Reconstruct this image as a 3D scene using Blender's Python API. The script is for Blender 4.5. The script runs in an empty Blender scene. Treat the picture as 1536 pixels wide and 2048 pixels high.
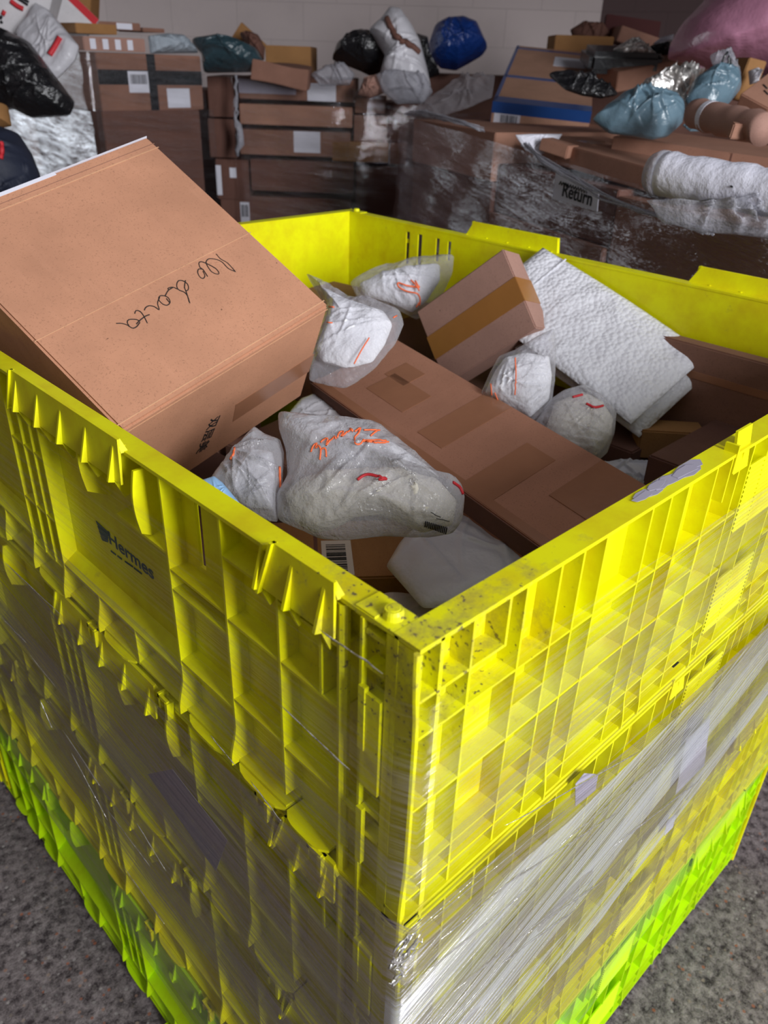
import bpy, bmesh, math, random
from math import sin, cos, pi, radians
from mathutils import Vector, Matrix, Euler, noise
from mathutils.bvhtree import BVHTree

sc = bpy.context.scene
COL = sc.collection
V = Vector

# ------------------------------------------------------------------ camera
CAM = V((-.2757, -.2421, 1.4136))
YAW, PITCH, ROLL, FPX = -.7834, 1.0528, .0363, 1587.0
RM = Matrix.Rotation(YAW, 3, 'Z') @ Matrix.Rotation(PITCH, 3, 'X') @ Matrix.Rotation(ROLL, 3, 'Z')
cd = bpy.data.cameras.new('camera'); co = bpy.data.objects.new('camera', cd); COL.objects.link(co)
co.matrix_world = Matrix.Translation(CAM) @ RM.to_4x4()
cd.sensor_fit = 'HORIZONTAL'; cd.sensor_width = 24; cd.lens = FPX / 1536 * 24
cd.clip_start = .02; cd.clip_end = 60
cd.dof.use_dof = True; cd.dof.focus_distance = .80; cd.dof.aperture_fstop = 7.5
sc.camera = co
# ------------------------------------------------------------------ world and light
w = bpy.data.worlds.new('world'); sc.world = w; w.use_nodes = True
w.node_tree.nodes['Background'].inputs[0].default_value = (.93, .96, 1.0, 1)
w.node_tree.nodes['Background'].inputs[1].default_value = .36
sc.view_settings.view_transform = 'Standard'; sc.view_settings.look = 'None'
sc.view_settings.exposure = 0.0; sc.view_settings.gamma = 1; sc.view_settings.use_curve_mapping = False
FWD = V((sin(-YAW), cos(-YAW), 0)); RGT = V((cos(YAW), sin(YAW), 0))
def area(name, loc, to, sx, sy, power, col):
    l = bpy.data.lights.new(name, 'AREA'); l.shape = 'RECTANGLE'; l.size = sx; l.size_y = sy; l.energy = power; l.color = col
    o = bpy.data.objects.new(name, l); COL.objects.link(o); o.location = loc
    o.rotation_euler = (V(to) - V(loc)).to_track_quat('-Z', 'Y').to_euler(); return o
def W(dep, lat, z=0):            # place in a frame that looks along the yard: depth, sideways, height
    p = CAM + FWD * dep + RGT * lat; return V((p.x, p.y, z))
# daylight coming through the loading door to the right of and behind the pallet box
area('door_daylight', (-.12, -3.7, 2.3), (0.45, .5, .9), 1.0, 2.2, 285, (.96, .97, 1))
# daylight entering through the opening in the left wall further back
area('side_door_daylight', W(4.6, -3.86, 1.4), W(4.4, 0, 1.0), 1.6, 2.2, 20, (.88, .95, 1))

# ------------------------------------------------------------------ picture measuring: pixel -> point on a real plane
def ray(px, py):
    return RM @ V(((px - 768) / FPX, -(py - 1024) / FPX, -1))
def on(ax, c, px, py):
    d = ray(px, py); return CAM + d * ((c - CAM[ax]) / d[ax])
def at(dep, px, py):
    d = ray(px, py); return CAM + d * (dep / d.dot(FWD))
def onp(p0, n, px, py):
    d = ray(px, py); return CAM + d * ((p0 - CAM).dot(n) / d.dot(n))

# ------------------------------------------------------------------ materials
MATS = {}
def newmat(name):
    m = bpy.data.materials.new(name); m.use_nodes = True; m.node_tree.nodes.clear(); MATS[name] = m
    return m, m.node_tree.nodes, m.node_tree.links
def nd(N, t, **k):
    n = N.new('ShaderNode' + t)
    for a, b in k.items():
        if a in n.inputs.keys() if isinstance(a, str) else False: n.inputs[a].default_value = b
        else: setattr(n, a, b)
    return n
def rgba(c): return (c[0], c[1], c[2], 1)
def ramp(N, L, src, stops):
    r = N.new('ShaderNodeValToRGB'); e = r.color_ramp.elements
    while len(e) < len(stops): e.new(.5)
    for i, (p, c) in enumerate(stops):
        e[i].position = p; e[i].color = rgba(c) if isinstance(c, (tuple, list)) else (c, c, c, 1)
    L.new(src, r.inputs[0]); return r.outputs[0]
def noise_tex(N, L, vec, scale, detail=3, rough=.5, mscale=None, kind='Noise'):
    t = N.new('ShaderNodeTexNoise' if kind == 'Noise' else 'ShaderNodeTexVoronoi')
    t.inputs['Scale'].default_value = scale
    if kind == 'Noise': t.inputs['Detail'].default_value = detail; t.inputs['Roughness'].default_value = rough
    if mscale:
        mp = N.new('ShaderNodeMapping'); mp.inputs['Scale'].default_value = mscale; L.new(vec, mp.inputs[0]); vec = mp.outputs[0]
    L.new(vec, t.inputs['Vector']); return t
def mixc(N, L, fac, a, b, mode='MIX'):
    m = N.new('ShaderNodeMix'); m.data_type = 'RGBA'; m.blend_type = mode
    for s, i in ((fac, 0), (a, 6), (b, 7)):
        if hasattr(s, 'is_linked'): L.new(s, m.inputs[i])
        elif i == 0: m.inputs[0].default_value = s
        else: m.inputs[i].default_value = rgba(s)
    return m.outputs[2]
def pbsdf(N, L, col, rough=.6, spec=.4, bump=None, bstr=.2, bdist=.001, metal=0):
    o = N.new('ShaderNodeOutputMaterial'); p = N.new('ShaderNodeBsdfPrincipled')
    if hasattr(col, 'is_linked'): L.new(col, p.inputs['Base Color'])
    else: p.inputs['Base Color'].default_value = rgba(col)
    if hasattr(rough, 'is_linked'): L.new(rough, p.inputs['Roughness'])
    else: p.inputs['Roughness'].default_value = rough
    p.inputs['Specular IOR Level'].default_value = spec; p.inputs['Metallic'].default_value = metal
    if bump is not None:
        b = N.new('ShaderNodeBump'); b.inputs['Strength'].default_value = bstr; b.inputs['Distance'].default_value = bdist
        L.new(bump, b.inputs['Height']); L.new(b.outputs[0], p.inputs['Normal'])
    L.new(p.outputs[0], o.inputs[0]); return p
def objco(N): return N.new('ShaderNodeTexCoord').outputs['Object']
def geopos(N): return N.new('ShaderNodeNewGeometry').outputs['Position']

def mat_card(name, c, flute=0.0, worn=.15):
    m, N, L = newmat(name); v = objco(N)
    n1 = noise_tex(N, L, v, 9, 4, .6); n2 = noise_tex(N, L, v, 420, 2, .7)
    n3 = noise_tex(N, L, v, 60, 3, .6, (1, .15, 1))
    c1 = mixc(N, L, ramp(N, L, n1.outputs[0], [(.3, 0.), (.75, 1.)]), tuple(x * .88 for x in c), tuple(min(1, x * 1.12) for x in c))
    c2 = mixc(N, L, ramp(N, L, n2.outputs[0], [(.30, 1.), (.42, 0.)]), c1, tuple(x * .72 for x in c))
    sp = noise_tex(N, L, v, 150, 1, .4)
    c3 = mixc(N, L, ramp(N, L, sp.outputs[0], [(.17, 1.), (.20, 0.)]), c2, tuple(x * .35 for x in c))
    c4 = mixc(N, L, ramp(N, L, n3.outputs[0], [(.55, 0.), (.8, worn)]), c3, tuple(min(1, x * 1.35 + .03) for x in c))
    pbsdf(N, L, c4, .78, .25, n1.outputs[0], .35, .003); return m
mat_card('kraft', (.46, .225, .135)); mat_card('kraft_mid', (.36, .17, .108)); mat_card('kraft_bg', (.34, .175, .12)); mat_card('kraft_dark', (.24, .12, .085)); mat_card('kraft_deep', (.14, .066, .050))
mat_card('kraft_ochre', (.30, .15, .055)); mat_card('kraft_pink', (.35, .20, .16)); mat_card('white_card', (.62, .60, .62))
mat_card('kraft_light', (.56, .31, .18)); mat_card('kraft_pale', (.42, .235, .16))

def mat_plain(name, c, rough=.5, spec=.4, bscale=0, bstr=.2, bdist=.001, var=.1, metal=0):
    m, N, L = newmat(name); v = objco(N)
    n = noise_tex(N, L, v, bscale or 20, 4, .6)
    cc = mixc(N, L, n.outputs[0], tuple(x * (1 - var) for x in c), tuple(min(1, x * (1 + var)) for x in c))
    pbsdf(N, L, cc, rough, spec, n.outputs[0] if bscale else None, bstr, bdist, metal); return m
mat_plain('tape_brown', (.30, .13, .035), .22, .6, 30, .3, .001)
mat_plain('tape_clear_brown', (.31, .142, .08), .2, .5, 40, .35, .001)
mat_plain('tape_black', (.015, .017, .02), .25, .6, 60, .5, .002)
mat_plain('tape_blue', (.012, .055, .21), .3, .5, 20, .2, .001)
mat_plain('paper', (.66, .66, .74), .75, .2, 30, .1, .0005, .04)
mat_plain('paper_cream', (.62, .58, .52), .7, .2, 40, .1, .0005, .05)
mat_plain('label_grey', (.36, .34, .42), .5, .3, 30, .2, .001)
mat_plain('ink_black', (.018, .018, .02), .7, .2)
mat_plain('ink_pen', (.03, .022, .02), .6, .2)
mat_plain('ink_orange', (.85, .17, .06), .5, .3)
mat_plain('ink_red', (.55, .03, .04), .5, .3)
mat_plain('ink_teal', (.018, .065, .085), .5, .3)
mat_plain('yellow_print', (.6, .42, .03), .5, .3)
mat_plain('white_cloth', (.80, .80, .84), .8, .2, 24, .9, .012, .05)
mat_plain('cream_cloth', (.66, .62, .54), .8, .2, 24, .9, .012, .1)
mat_plain('blue_light', (.30, .52, .80), .45, .4, 12, .3, .003, .1)
mat_plain('poly_black', (.012, .012, .014), .22, .7, 35, .9, .012)
mat_plain('poly_navy', (.018, .022, .04), .6, .3, 18, .4, .01)
mat_plain('poly_teal', (.03, .06, .075), .3, .6, 25, .7, .015)
mat_plain('poly_grey_blue', (.11, .18, .23), .30, .6, 14, .6, .012, .15)
mat_plain('poly_blue', (.006, .03, .16), .35, .6, 25, .8, .015)
mat_plain('poly_white', (.55, .54, .58), .35, .5, 18, .6, .01, .06)
mat_plain('poly_bright', (.74, .74, .84), .35, .5, 40, .7, .006, .05)
mat_plain('silver_foil', (.62, .60, .58), .22, .5, 28, .9, .012, .1, .7)
mat_plain('maroon_card', (.05, .012, .012), .7, .2)
mat_plain('wood', (.30, .17, .10), .75, .2, 30, .3, .002, .25)

def mat_yellow(name, c):
    m, N, L = newmat(name); v = geopos(N)
    n1 = noise_tex(N, L, v, 14, 5, .65); n2 = noise_tex(N, L, v, 180, 3, .6); n3 = noise_tex(N, L, v, 45, 5, .7)
    c1 = mixc(N, L, ramp(N, L, n1.outputs[0], [(.40, 0.), (.70, .55)]), c, (c[0] * .72, c[1] * .50, .003))
    d = N.new('ShaderNodeVectorMath'); d.operation = 'DISTANCE'; L.new(v, d.inputs[0]); d.inputs[1].default_value = (.03, .0, 1.10)
    near = ramp(N, L, d.outputs['Value'], [(.03, 1.), (.19, .0)])
    ad = N.new('ShaderNodeMath'); ad.operation = 'MULTIPLY_ADD'; L.new(near, ad.inputs[0]); ad.inputs[1].default_value = .17; L.new(n2.outputs[0], ad.inputs[2])
    c2 = mixc(N, L, ramp(N, L, ad.outputs[0], [(.765, 0.), (.80, .85)]), c1, (.05, .04, .035))
    ad2 = N.new('ShaderNodeMath'); ad2.operation = 'MULTIPLY_ADD'; L.new(near, ad2.inputs[0]); ad2.inputs[1].default_value = .22; L.new(n3.outputs[0], ad2.inputs[2])
    c3 = mixc(N, L, ramp(N, L, ad2.outputs[0], [(.64, 0.), (.85, .55)]), c2, (.22, .16, .08))
    pbsdf(N, L, c3, .42, .45, n1.outputs[0], .15, .003); return m
mat_yellow('yellow', (.80, .80, .0)); mat_yellow('lime', (.52, .84, .0))

def mat_film(name, dens, streak=(1.2, 160, 1), bias=.0, tint=(.80, .78, .80), gloss=.5, rough=.16, crumple=False, bstr=.6, contrast=.22):
    m, N, L = newmat(name)
    uv = N.new('ShaderNodeTexCoord').outputs['UV']
    if crumple:
        a = noise_tex(N, L, uv, 1, 5, .65, streak); b = noise_tex(N, L, uv, 1, 3, .6, (streak[0] * .2, streak[1] * .25, 1))
    else:
        a = noise_tex(N, L, uv, 1, 4, .75, streak); b = noise_tex(N, L, uv, 1, 3, .5, (.9, 14, 1))
    mm = N.new('ShaderNodeMath'); mm.operation = 'MULTIPLY_ADD'; L.new(b.outputs[0], mm.inputs[0]); mm.inputs[1].default_value = .6; L.new(a.outputs[0], mm.inputs[2])
    fac = ramp(N, L, mm.outputs[0], [(.80 - contrast - bias, 0.), (.80 + contrast - bias, dens * 2)])
    bm = N.new('ShaderNodeBump'); bm.inputs['Strength'].default_value = bstr; bm.inputs['Distance'].default_value = .004 if not crumple else .012
    L.new(a.outputs[0], bm.inputs['Height'])
    tr = N.new('ShaderNodeBsdfTransparent'); gl = N.new('ShaderNodeBsdfGlossy'); gl.inputs['Roughness'].default_value = rough
    gl.inputs['Color'].default_value = (.95, .95, 1, 1); L.new(bm.outputs[0], gl.inputs['Normal'])
    di = N.new('ShaderNodeBsdfDiffuse'); di.inputs['Color'].default_value = rgba(tint)
    tl = N.new('ShaderNodeBsdfTranslucent'); tl.inputs['Color'].default_value = rgba(tint)
    def mx(f, x, y):
        q = N.new('ShaderNodeMixShader')
        if hasattr(f, 'is_linked'): L.new(f, q.inputs[0])
        else: q.inputs[0].default_value = f
        L.new(x, q.inputs[1]); L.new(y, q.inputs[2]); return q.outputs[0]
    body = mx(gloss, mx(.35, di.outputs[0], tl.outputs[0]), gl.outputs[0])
    o = N.new('ShaderNodeOutputMaterial')
    s1 = mx(fac, tr.outputs[0], body)
    s2 = mx(.035 if not crumple else .09, s1, gl.outputs[0])
    L.new(s2, o.inputs[0]); return m
mat_film('film_light', .13, (.7, 210, 1), bias=-.06, tint=(.62, .58, .56), contrast=.10)
mat_film('film_heavy', .37, (.6, 230, 1), bias=.02, tint=(.38, .31, .32), contrast=.12)
mat_film('film_low', .22, (.6, 230, 1), bias=.0, tint=(.40, .37, .37), contrast=.10)
mat_film('film_glare', .38, (.6, 190, 1), bias=-.01, tint=(.86, .89, .95), contrast=.11, bstr=.9)  # pale tint holds the sky glare on the near-wall film
mat_film('film_bg', .07, (5, 34, 1), .0, (.30, .27, .29), .85, .09, True, 1.0, .12)
mat_film('film_bright', .5, (9, 42, 1), .0, (.55, .6, .66), .7, .25, True, 1.0, .2)

def mat_bag(name, base, alpha, rough=.18, scale=16):
    m, N, L = newmat(name); v = objco(N)
    a = noise_tex(N, L, v, scale, 5, .62)
    bm = N.new('ShaderNodeBump'); bm.inputs['Strength'].default_value = .85; bm.inputs['Distance'].default_value = .014; L.new(a.outputs[0], bm.inputs['Height'])
    tr = N.new('ShaderNodeBsdfTransparent'); tr.inputs['Color'].default_value = (.95, .95, .96, 1)
    p = N.new('ShaderNodeBsdfPrincipled'); p.inputs['Base Color'].default_value = rgba(base); p.inputs['Roughness'].default_value = rough
    p.inputs['Specular IOR Level'].default_value = .8; L.new(bm.outputs[0], p.inputs['Normal'])
    lw = N.new('ShaderNodeLayerWeight'); lw.inputs['Blend'].default_value = .35; L.new(bm.outputs[0], lw.inputs['Normal'])
    fac = ramp(N, L, lw.outputs['Facing'], [(0., alpha), (.9, min(1, alpha + .45))])
    q = N.new('ShaderNodeMixShader'); L.new(fac, q.inputs[0]); L.new(tr.outputs[0], q.inputs[1]); L.new(p.outputs[0], q.inputs[2])
    o = N.new('ShaderNodeOutputMaterial'); L.new(q.outputs[0], o.inputs[0]); return m
mat_bag('bag_clear', (.60, .59, .64), .16, .12, 26); mat_bag('bag_milky', (.60, .59, .63), .30, .12, 22); mat_bag('pink_film', (.47, .21, .31), .94, .2, 5)
mat_bag('bubble_film', (.42, .48, .55), .8, .2, 60)
mat_bag('film_sheer', (.30, .28, .30), .10, .1, 34)
mat_bag('clear_glossy', (.50, .50, .56), .30, .12, 30)

def mat_bubble():
    m, N, L = newmat('bubble_mailer'); v = objco(N)
    vo = noise_tex(N, L, v, 135, kind='Vor'); n = noise_tex(N, L, v, 9, 3, .6)
    wv = noise_tex(N, L, v, 22, 4, .55, (1, .35, 1))
    inv = N.new('ShaderNodeMath'); inv.operation = 'MULTIPLY_ADD'; L.new(vo.outputs['Distance'], inv.inputs[0]); inv.inputs[1].default_value = -.55; L.new(n.outputs[0], inv.inputs[2])
    ad = N.new('ShaderNodeMath'); ad.operation = 'MULTIPLY_ADD'; L.new(wv.outputs[0], ad.inputs[0]); ad.inputs[1].default_value = 1.0; L.new(inv.outputs[0], ad.inputs[2])
    pbsdf(N, L, (.66, .66, .71), .4, .4, ad.outputs[0], 1.0, .0035)
mat_bubble()

def mat_floor():
    m, N, L = newmat('concrete'); v = geopos(N)
    n1 = noise_tex(N, L, v, 2.2, 4, .6); n2 = noise_tex(N, L, v, 62, 6, .8)
    vo = noise_tex(N, L, v, 95, kind='Vor'); vo2 = noise_tex(N, L, v, 38, kind='Vor')
    base = mixc(N, L, ramp(N, L, n2.outputs[0], [(.38, 0.), (.62, 1.)]), (.028, .022, .024), (.29, .25, .25))
    base = mixc(N, L, ramp(N, L, n1.outputs[0], [(.35, .25), (.65, 0.)]), base, (.10, .07, .075))
    hue = N.new('ShaderNodeSeparateColor'); L.new(vo.outputs['Color'], hue.inputs[0])
    peb = ramp(N, L, hue.outputs[0], [(0., (.36, .33, .32)), (.5, (.10, .09, .09)), (.75, (.28, .22, .18)), (.93, (.30, .10, .05))])
    pm = ramp(N, L, vo.outputs['Distance'], [(.22, 1.), (.36, 0.)])
    g = N.new('ShaderNodeMath'); g.operation = 'MULTIPLY'; L.new(pm, g.inputs[0]); L.new(ramp(N, L, hue.outputs[1], [(.45, 0.), (.5, .8)]), g.inputs[1])
    c = mixc(N, L, g.outputs[0], base, peb)
    pbsdf(N, L, c, .85, .25, n2.outputs[0], .8, .004)
mat_floor()
def mat_wall(name, c):
    m, N, L = newmat(name); v = N.new('ShaderNodeTexCoord').outputs['UV']
    b = N.new('ShaderNodeTexBrick'); b.inputs['Scale'].default_value = 1; b.inputs['Brick Width'].default_value = .44; b.inputs['Row Height'].default_value = .215
    b.inputs['Mortar Size'].default_value = .0025; b.inputs['Mortar Smooth'].default_value = .6
    b.inputs['Color1'].default_value = rgba(c); b.inputs['Color2'].default_value = rgba(tuple(x * .95 for x in c)); b.inputs['Mortar'].default_value = rgba(tuple(x * .74 for x in c))
    L.new(v, b.inputs['Vector'])
    n = noise_tex(N, L, v, 3, 5, .7); cc = mixc(N, L, ramp(N, L, n.outputs[0], [(.5, 0.), (.8, .35)]), b.outputs[0], tuple(x * .7 for x in c))
    n2 = noise_tex(N, L, v, 11, 2, .5)
    cc = mixc(N, L, ramp(N, L, n2.outputs[0], [(.2, .8), (.235, 0.)]), cc, (.08, .07, .07))
    pbsdf(N, L, cc, .7, .2, b.outputs['Fac'], .3, .004)
mat_wall('painted_block', (.54, .46, .45)); mat_wall('dark_wall', (.10, .065, .065)); mat_plain('ceiling_grey', (.13, .12, .12), .9, .1)

# ------------------------------------------------------------------ mesh helpers
def tag(o, label=None, cat=None, group=None, kind=None):
    if label: o['label'] = label
    if cat: o['category'] = cat
    if group: o['group'] = group
    if kind: o['kind'] = kind
    return o
def link(name, me, parent=None):
    o = bpy.data.objects.new(name, me); COL.objects.link(o)
    if parent is not None: o.parent = parent
    return o
def empty(name, loc, rot=(0, 0, 0)):
    o = bpy.data.objects.new(name, None); COL.objects.link(o); o.location = loc; o.rotation_euler = rot; o.empty_display_size = .05
    return o
class MB:
    def __init__(s, f=None): s.v = []; s.f = []; s.fn = f or (lambda p: V(p)); s.uv = None
    def hexa(s, c8):
        b = len(s.v); s.v += [s.fn(c) for c in c8]
        for q in ((0, 3, 2, 1), (4, 5, 6, 7), (0, 1, 5, 4), (1, 2, 6, 5), (2, 3, 7, 6), (3, 0, 4, 7)): s.f.append([b + i for i in q])
    def box(s, x0, x1, y0, y1, z0, z1):
        s.hexa([(x0, y0, z0), (x1, y0, z0), (x1, y1, z0), (x0, y1, z0), (x0, y0, z1), (x1, y0, z1), (x1, y1, z1), (x0, y1, z1)])
    def prism(s, pts, off):      # polygon of 3-D points extruded by a vector
        b = len(s.v); n = len(pts)
        s.v += [s.fn(p) for p in pts] + [s.fn(V(p) + V(off)) for p in pts]
        s.f.append(list(range(b, b + n))[::-1]); s.f.append(list(range(b + n, b + 2 * n)))
        for i in range(n): j = (i + 1) % n; s.f.append([b + i, b + j, b + n + j, b + n + i])
    def tube(s, pts, r, n=8, caps=True):
        pts = [s.fn(p) for p in pts]; b = len(s.v)
        for i, p in enumerate(pts):
            t = (pts[min(i + 1, len(pts) - 1)] - pts[max(i - 1, 0)]).normalized()
            a = t.orthogonal().normalized() if i == 0 else (a - t * a.dot(t)).normalized()
            c = t.cross(a); rr = r[i] if isinstance(r, (list, tuple)) else r
            for k in range(n): s.v.append(p + (a * cos(2 * pi * k / n) + c * sin(2 * pi * k / n)) * rr)
        for i in range(len(pts) - 1):
            for k in range(n):
                q = b + i * n; s.f.append([q + k, q + (k + 1) % n, q + n + (k + 1) % n, q + n + k])
        if caps: s.f.append([b + k for k in range(n)][::-1]); q = b + (len(pts) - 1) * n; s.f.append([q + k for k in range(n)])
    def build(s, name, mat, parent=None, bevel=0, smooth=False, origin=None):
        me = bpy.data.meshes.new(name)
        vs = [v - origin for v in s.v] if origin is not None else s.v
        me.from_pydata([tuple(v) for v in vs], [], s.f)
        bm = bmesh.new(); bm.from_mesh(me); bmesh.ops.recalc_face_normals(bm, faces=bm.faces)
        if bevel: bmesh.ops.bevel(bm, geom=list(bm.edges), offset=bevel, segments=2, affect='EDGES', profile=.6)
        bm.to_mesh(me); bm.free()
        if smooth:
            for p in me.polygons: p.use_smooth = True
        me.materials.append(MATS[mat]); o = link(name, me, parent)
        if origin is not None and parent is None: o.location = origin
        return o
def box_mesh(name, dims, mat, bevel=.002, parent=None, warp=0, seed=0):
    x, y, z = [d / 2 for d in dims]
    bm = bmesh.new(); bmesh.ops.create_cube(bm, size=1)
    for v in bm.verts: v.co = V((v.co.x * 2 * x, v.co.y * 2 * y, v.co.z * 2 * z))
    if warp:
        bmesh.ops.subdivide_edges(bm, edges=list(bm.edges), cuts=6, use_grid_fill=True)
        for v in bm.verts:
            n = noise.noise_vector(v.co * 6 + V((seed * 7.1, 0, 0))); v.co += n * warp
    if bevel:
        es = [e for e in bm.edges if e.calc_face_angle(0) > .8]
        bmesh.ops.bevel(bm, geom=es, offset=min(bevel, min(x, y, z) * .5), segments=2, affect='EDGES')
    me = bpy.data.meshes.new(name); bm.to_mesh(me); bm.free(); me.materials.append(MATS[mat])
    return link(name, me, parent)
FACES = {'+z': (V((1, 0, 0)), V((0, 1, 0)), V((0, 0, 1))), '-y': (V((1, 0, 0)), V((0, 0, 1)), V((0, -1, 0))), '+y': (V((-1, 0, 0)), V((0, 0, 1)), V((0, 1, 0))),
         '-x': (V((0, -1, 0)), V((0, 0, 1)), V((-1, 0, 0))), '+x': (V((0, 1, 0)), V((0, 0, 1)), V((1, 0, 0)))}
def face_frame(dims, face):
    u, v, n = FACES[face]; d = V(dims)
    U = abs(u.dot(d)); Vv = abs(v.dot(d)); Nn = abs(n.dot(d))
    return u, v, n, U, Vv, n * Nn / 2 - u * U / 2 - v * Vv / 2
def decal(parent, dims, face, r, mat, name, t=.0007, lift=0.0):
    u, v, n, U, Vv, o = face_frame(dims, face); m = MB()
    a = o + u * U * r[0] + v * Vv * r[1] + n * lift; b = o + u * U * r[2] + v * Vv * r[1] + n * lift
    c = o + u * U * r[2] + v * Vv * r[3] + n * lift; d = o + u * U * r[0] + v * Vv * r[3] + n * lift
    m.prism([a, b, c, d], n * t)
    return m.build(name, mat, parent)
def barcode(parent, dims, face, r, lift=.0012, vertical=True, seed=1, name='barcode'):
    rnd = random.Random(seed); u, v, n, U, Vv, o = face_frame(dims, face); m = MB(); x = 0
    while x < 1:
        wv = rnd.choice([.012, .02, .03, .045]); 
        if x + wv > 1: break
        if vertical: a0, a1, b0, b1 = r[0] + (r[2] - r[0]) * x, r[0] + (r[2] - r[0]) * (x + wv), r[1], r[3]
        else: a0, a1, b0, b1 = r[0], r[2], r[1] + (r[3] - r[1]) * x, r[1] + (r[3] - r[1]) * (x + wv)
        m.prism([o + u * U * a0 + v * Vv * b0 + n * lift, o + u * U * a1 + v * Vv * b0 + n * lift, o + u * U * a1 + v * Vv * b1 + n * lift, o + u * U * a0 + v * Vv * b1 + n * lift], n * .0003)
        x += wv + rnd.choice([.015, .025, .04])
    return m.build(name, 'ink_black', parent)
def label_on(parent, dims, face, r, seed=1, mat='paper', bars=(.12, .45, .88, .9), vertical=True):
    l = decal(parent, dims, face, r, mat, 'paper_label', .0008)
    w_, h_ = r[2] - r[0], r[3] - r[1]
    if bars: barcode(l, dims, face, (r[0] + w_ * bars[0], r[1] + h_ * bars[1], r[0] + w_ * bars[2], r[1] + h_ * bars[3]), .0010, vertical, seed)
    return l
def carton(label, loc, rot, dims, mat='kraft', cat='box', name='cardboard_box', group=None, tape=None, tmat='tape_brown', bevel=.0025, warp=0, seed=0):
    o = box_mesh(name, dims, mat, bevel, None, warp, seed); o.location = loc; o.rotation_euler = rot
    tag(o, label, cat, group)
    for t in (tape or []): decal(o, dims, t[0], t[1], tmat, 'packing_tape')
    return o
def scaled(loc, dims, s):
    return CAM + (V(loc) - CAM) * s, tuple(d * s for d in dims)
def text_obj(body, size, mat, mtx, parent=None, name='lettering', bold=0, ext=.0003):
    c = bpy.data.curves.new('t', 'FONT'); c.body = body; c.size = size; c.extrude = ext; c.offset = bold
    t = bpy.data.objects.new('t', c); COL.objects.link(t)
    dg = bpy.context.evaluated_depsgraph_get(); dg.update()
    me = bpy.data.meshes.new_from_object(t.evaluated_get(dg)); COL.objects.unlink(t); bpy.data.objects.remove(t)
    me.name = name; me.materials.clear(); me.materials.append(MATS[mat]); me.transform(mtx)
    return link(name, me, parent)
def frame_mtx(o, x, y):
    x = x.normalized(); z = x.cross(y).normalized(); y = z.cross(x)
    return Matrix(((x.x, y.x, z.x, o.x), (x.y, y.y, z.y, o.y), (x.z, y.z, z.z, o.z), (0, 0, 0, 1)))

# soft cushion grown from an outline lying on a plane
def cushion(name, outline, p0, n, thick, mat, back=.6, wr=.004, seed=0, rings=26, N=120, creases=12, parent=None, power=2.2, wscale=28, cen=None, pts3=None, ridge=True):
    n = V(n).normalized(); p0 = V(p0)
    P = pts3 or [onp(p0, n, *q) for q in outline]
    L_ = [0]
    for i in range(len(P)): L_.append(L_[-1] + (P[(i + 1) % len(P)] - P[i]).length)
    B = []
    for k in range(N):
        s = L_[-1] * k / N; i = max(j for j in range(len(P)) if L_[j] <= s + 1e-9)
        B.append(P[i].lerp(P[(i + 1) % len(P)], (s - L_[i]) / max(1e-9, L_[i + 1] - L_[i])))
    for it in range(1): B = [B[k] * .6 + (B[k - 1] + B[(k + 1) % N]) * .2 for k in range(N)]
    C = sum(B, V()) / N if cen is None else onp(p0, n, *cen)
    vs = []; fs = []
    def prof(r): return max(0, 1 - r ** power) ** .6
    rc = random.Random(seed * 7 + 1); ex = (B[0] - C).normalized(); ey = n.cross(ex); RR = max((b - C).length for b in B)
    CR = [(rc.uniform(0, 2 * pi), rc.uniform(-.8, .8) * RR, rc.uniform(.012, .035) * RR, rc.uniform(.4, 1.), rc.uniform(-.5, .5) / RR) for _ in range(creases)]
    def wrinkle(p, r):
        q = p * wscale + V((seed * 13.7, seed * 3.1, 0))
        a = noise.noise(q) + .5 * noise.noise(q * 2.1)
        if ridge: a = a * .5 + (1 - abs(noise.noise(q * .8 + V((9, 2, 4)))) * 2.6) * .45
        d = p - C; x_, y_ = d.dot(ex), d.dot(ey)
        for (th_, of, w_, am, cv) in CR:
            u_ = x_ * cos(th_) + y_ * sin(th_) - of; l_ = -x_ * sin(th_) + y_ * cos(th_); u_ += cv * l_ * l_
            a += am * math.exp(-(u_ / w_) ** 2) * math.exp(-(l_ / (RR * .6)) ** 2)
        return a
    for side in (1, -1):
        for j in range(rings + 1):
            r = j / rings
            for k in range(N):
                p = C.lerp(B[k], r); w0 = wrinkle(p, r); h = prof(r) * thick
                if side > 0: q = p + n * (h + wr * w0 * (.35 + .65 * prof(r)))
                else: q = p - n * (h * back + .0006)
                if side > 0 and j == rings: q = p + n * wr * w0 * .5
                if side < 0 and j == rings: q = p + n * (wr * w0 * .5 - .0006)
                vs.append(q)
    for s_ in (0, 1):
        b = s_ * (rings + 1) * N
        for j in range(rings):
            for k in range(N):
                a = b + j * N + k; a2 = b + j * N + (k + 1) % N
                f = [a, a2, a2 + N, a + N] if s_ else [a, a + N, a2 + N, a2]
                if j == 0: f = [a, a2 + N, a + N] if s_ else [a, a + N, a2 + N]
                fs.append(f)
    o1 = rings * N; o2 = (2 * rings + 1) * N
    for k in range(N): fs.append([o1 + k, o2 + k, o2 + (k + 1) % N, o1 + (k + 1) % N])
    org = C if parent is None else V((0, 0, 0))
    me = bpy.data.meshes.new(name); me.from_pydata([tuple(v - org) for v in vs], [], fs)
    bm = bmesh.new(); bm.from_mesh(me); bmesh.ops.remove_doubles(bm, verts=bm.verts, dist=1e-6); bmesh.ops.recalc_face_normals(bm, faces=bm.faces); bm.to_mesh(me); bm.free()
    for p in me.polygons: p.use_smooth = True
    me.materials.append(MATS[mat]); o = link(name, me, parent)
    if parent is None: o.location = org
    return o
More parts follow.
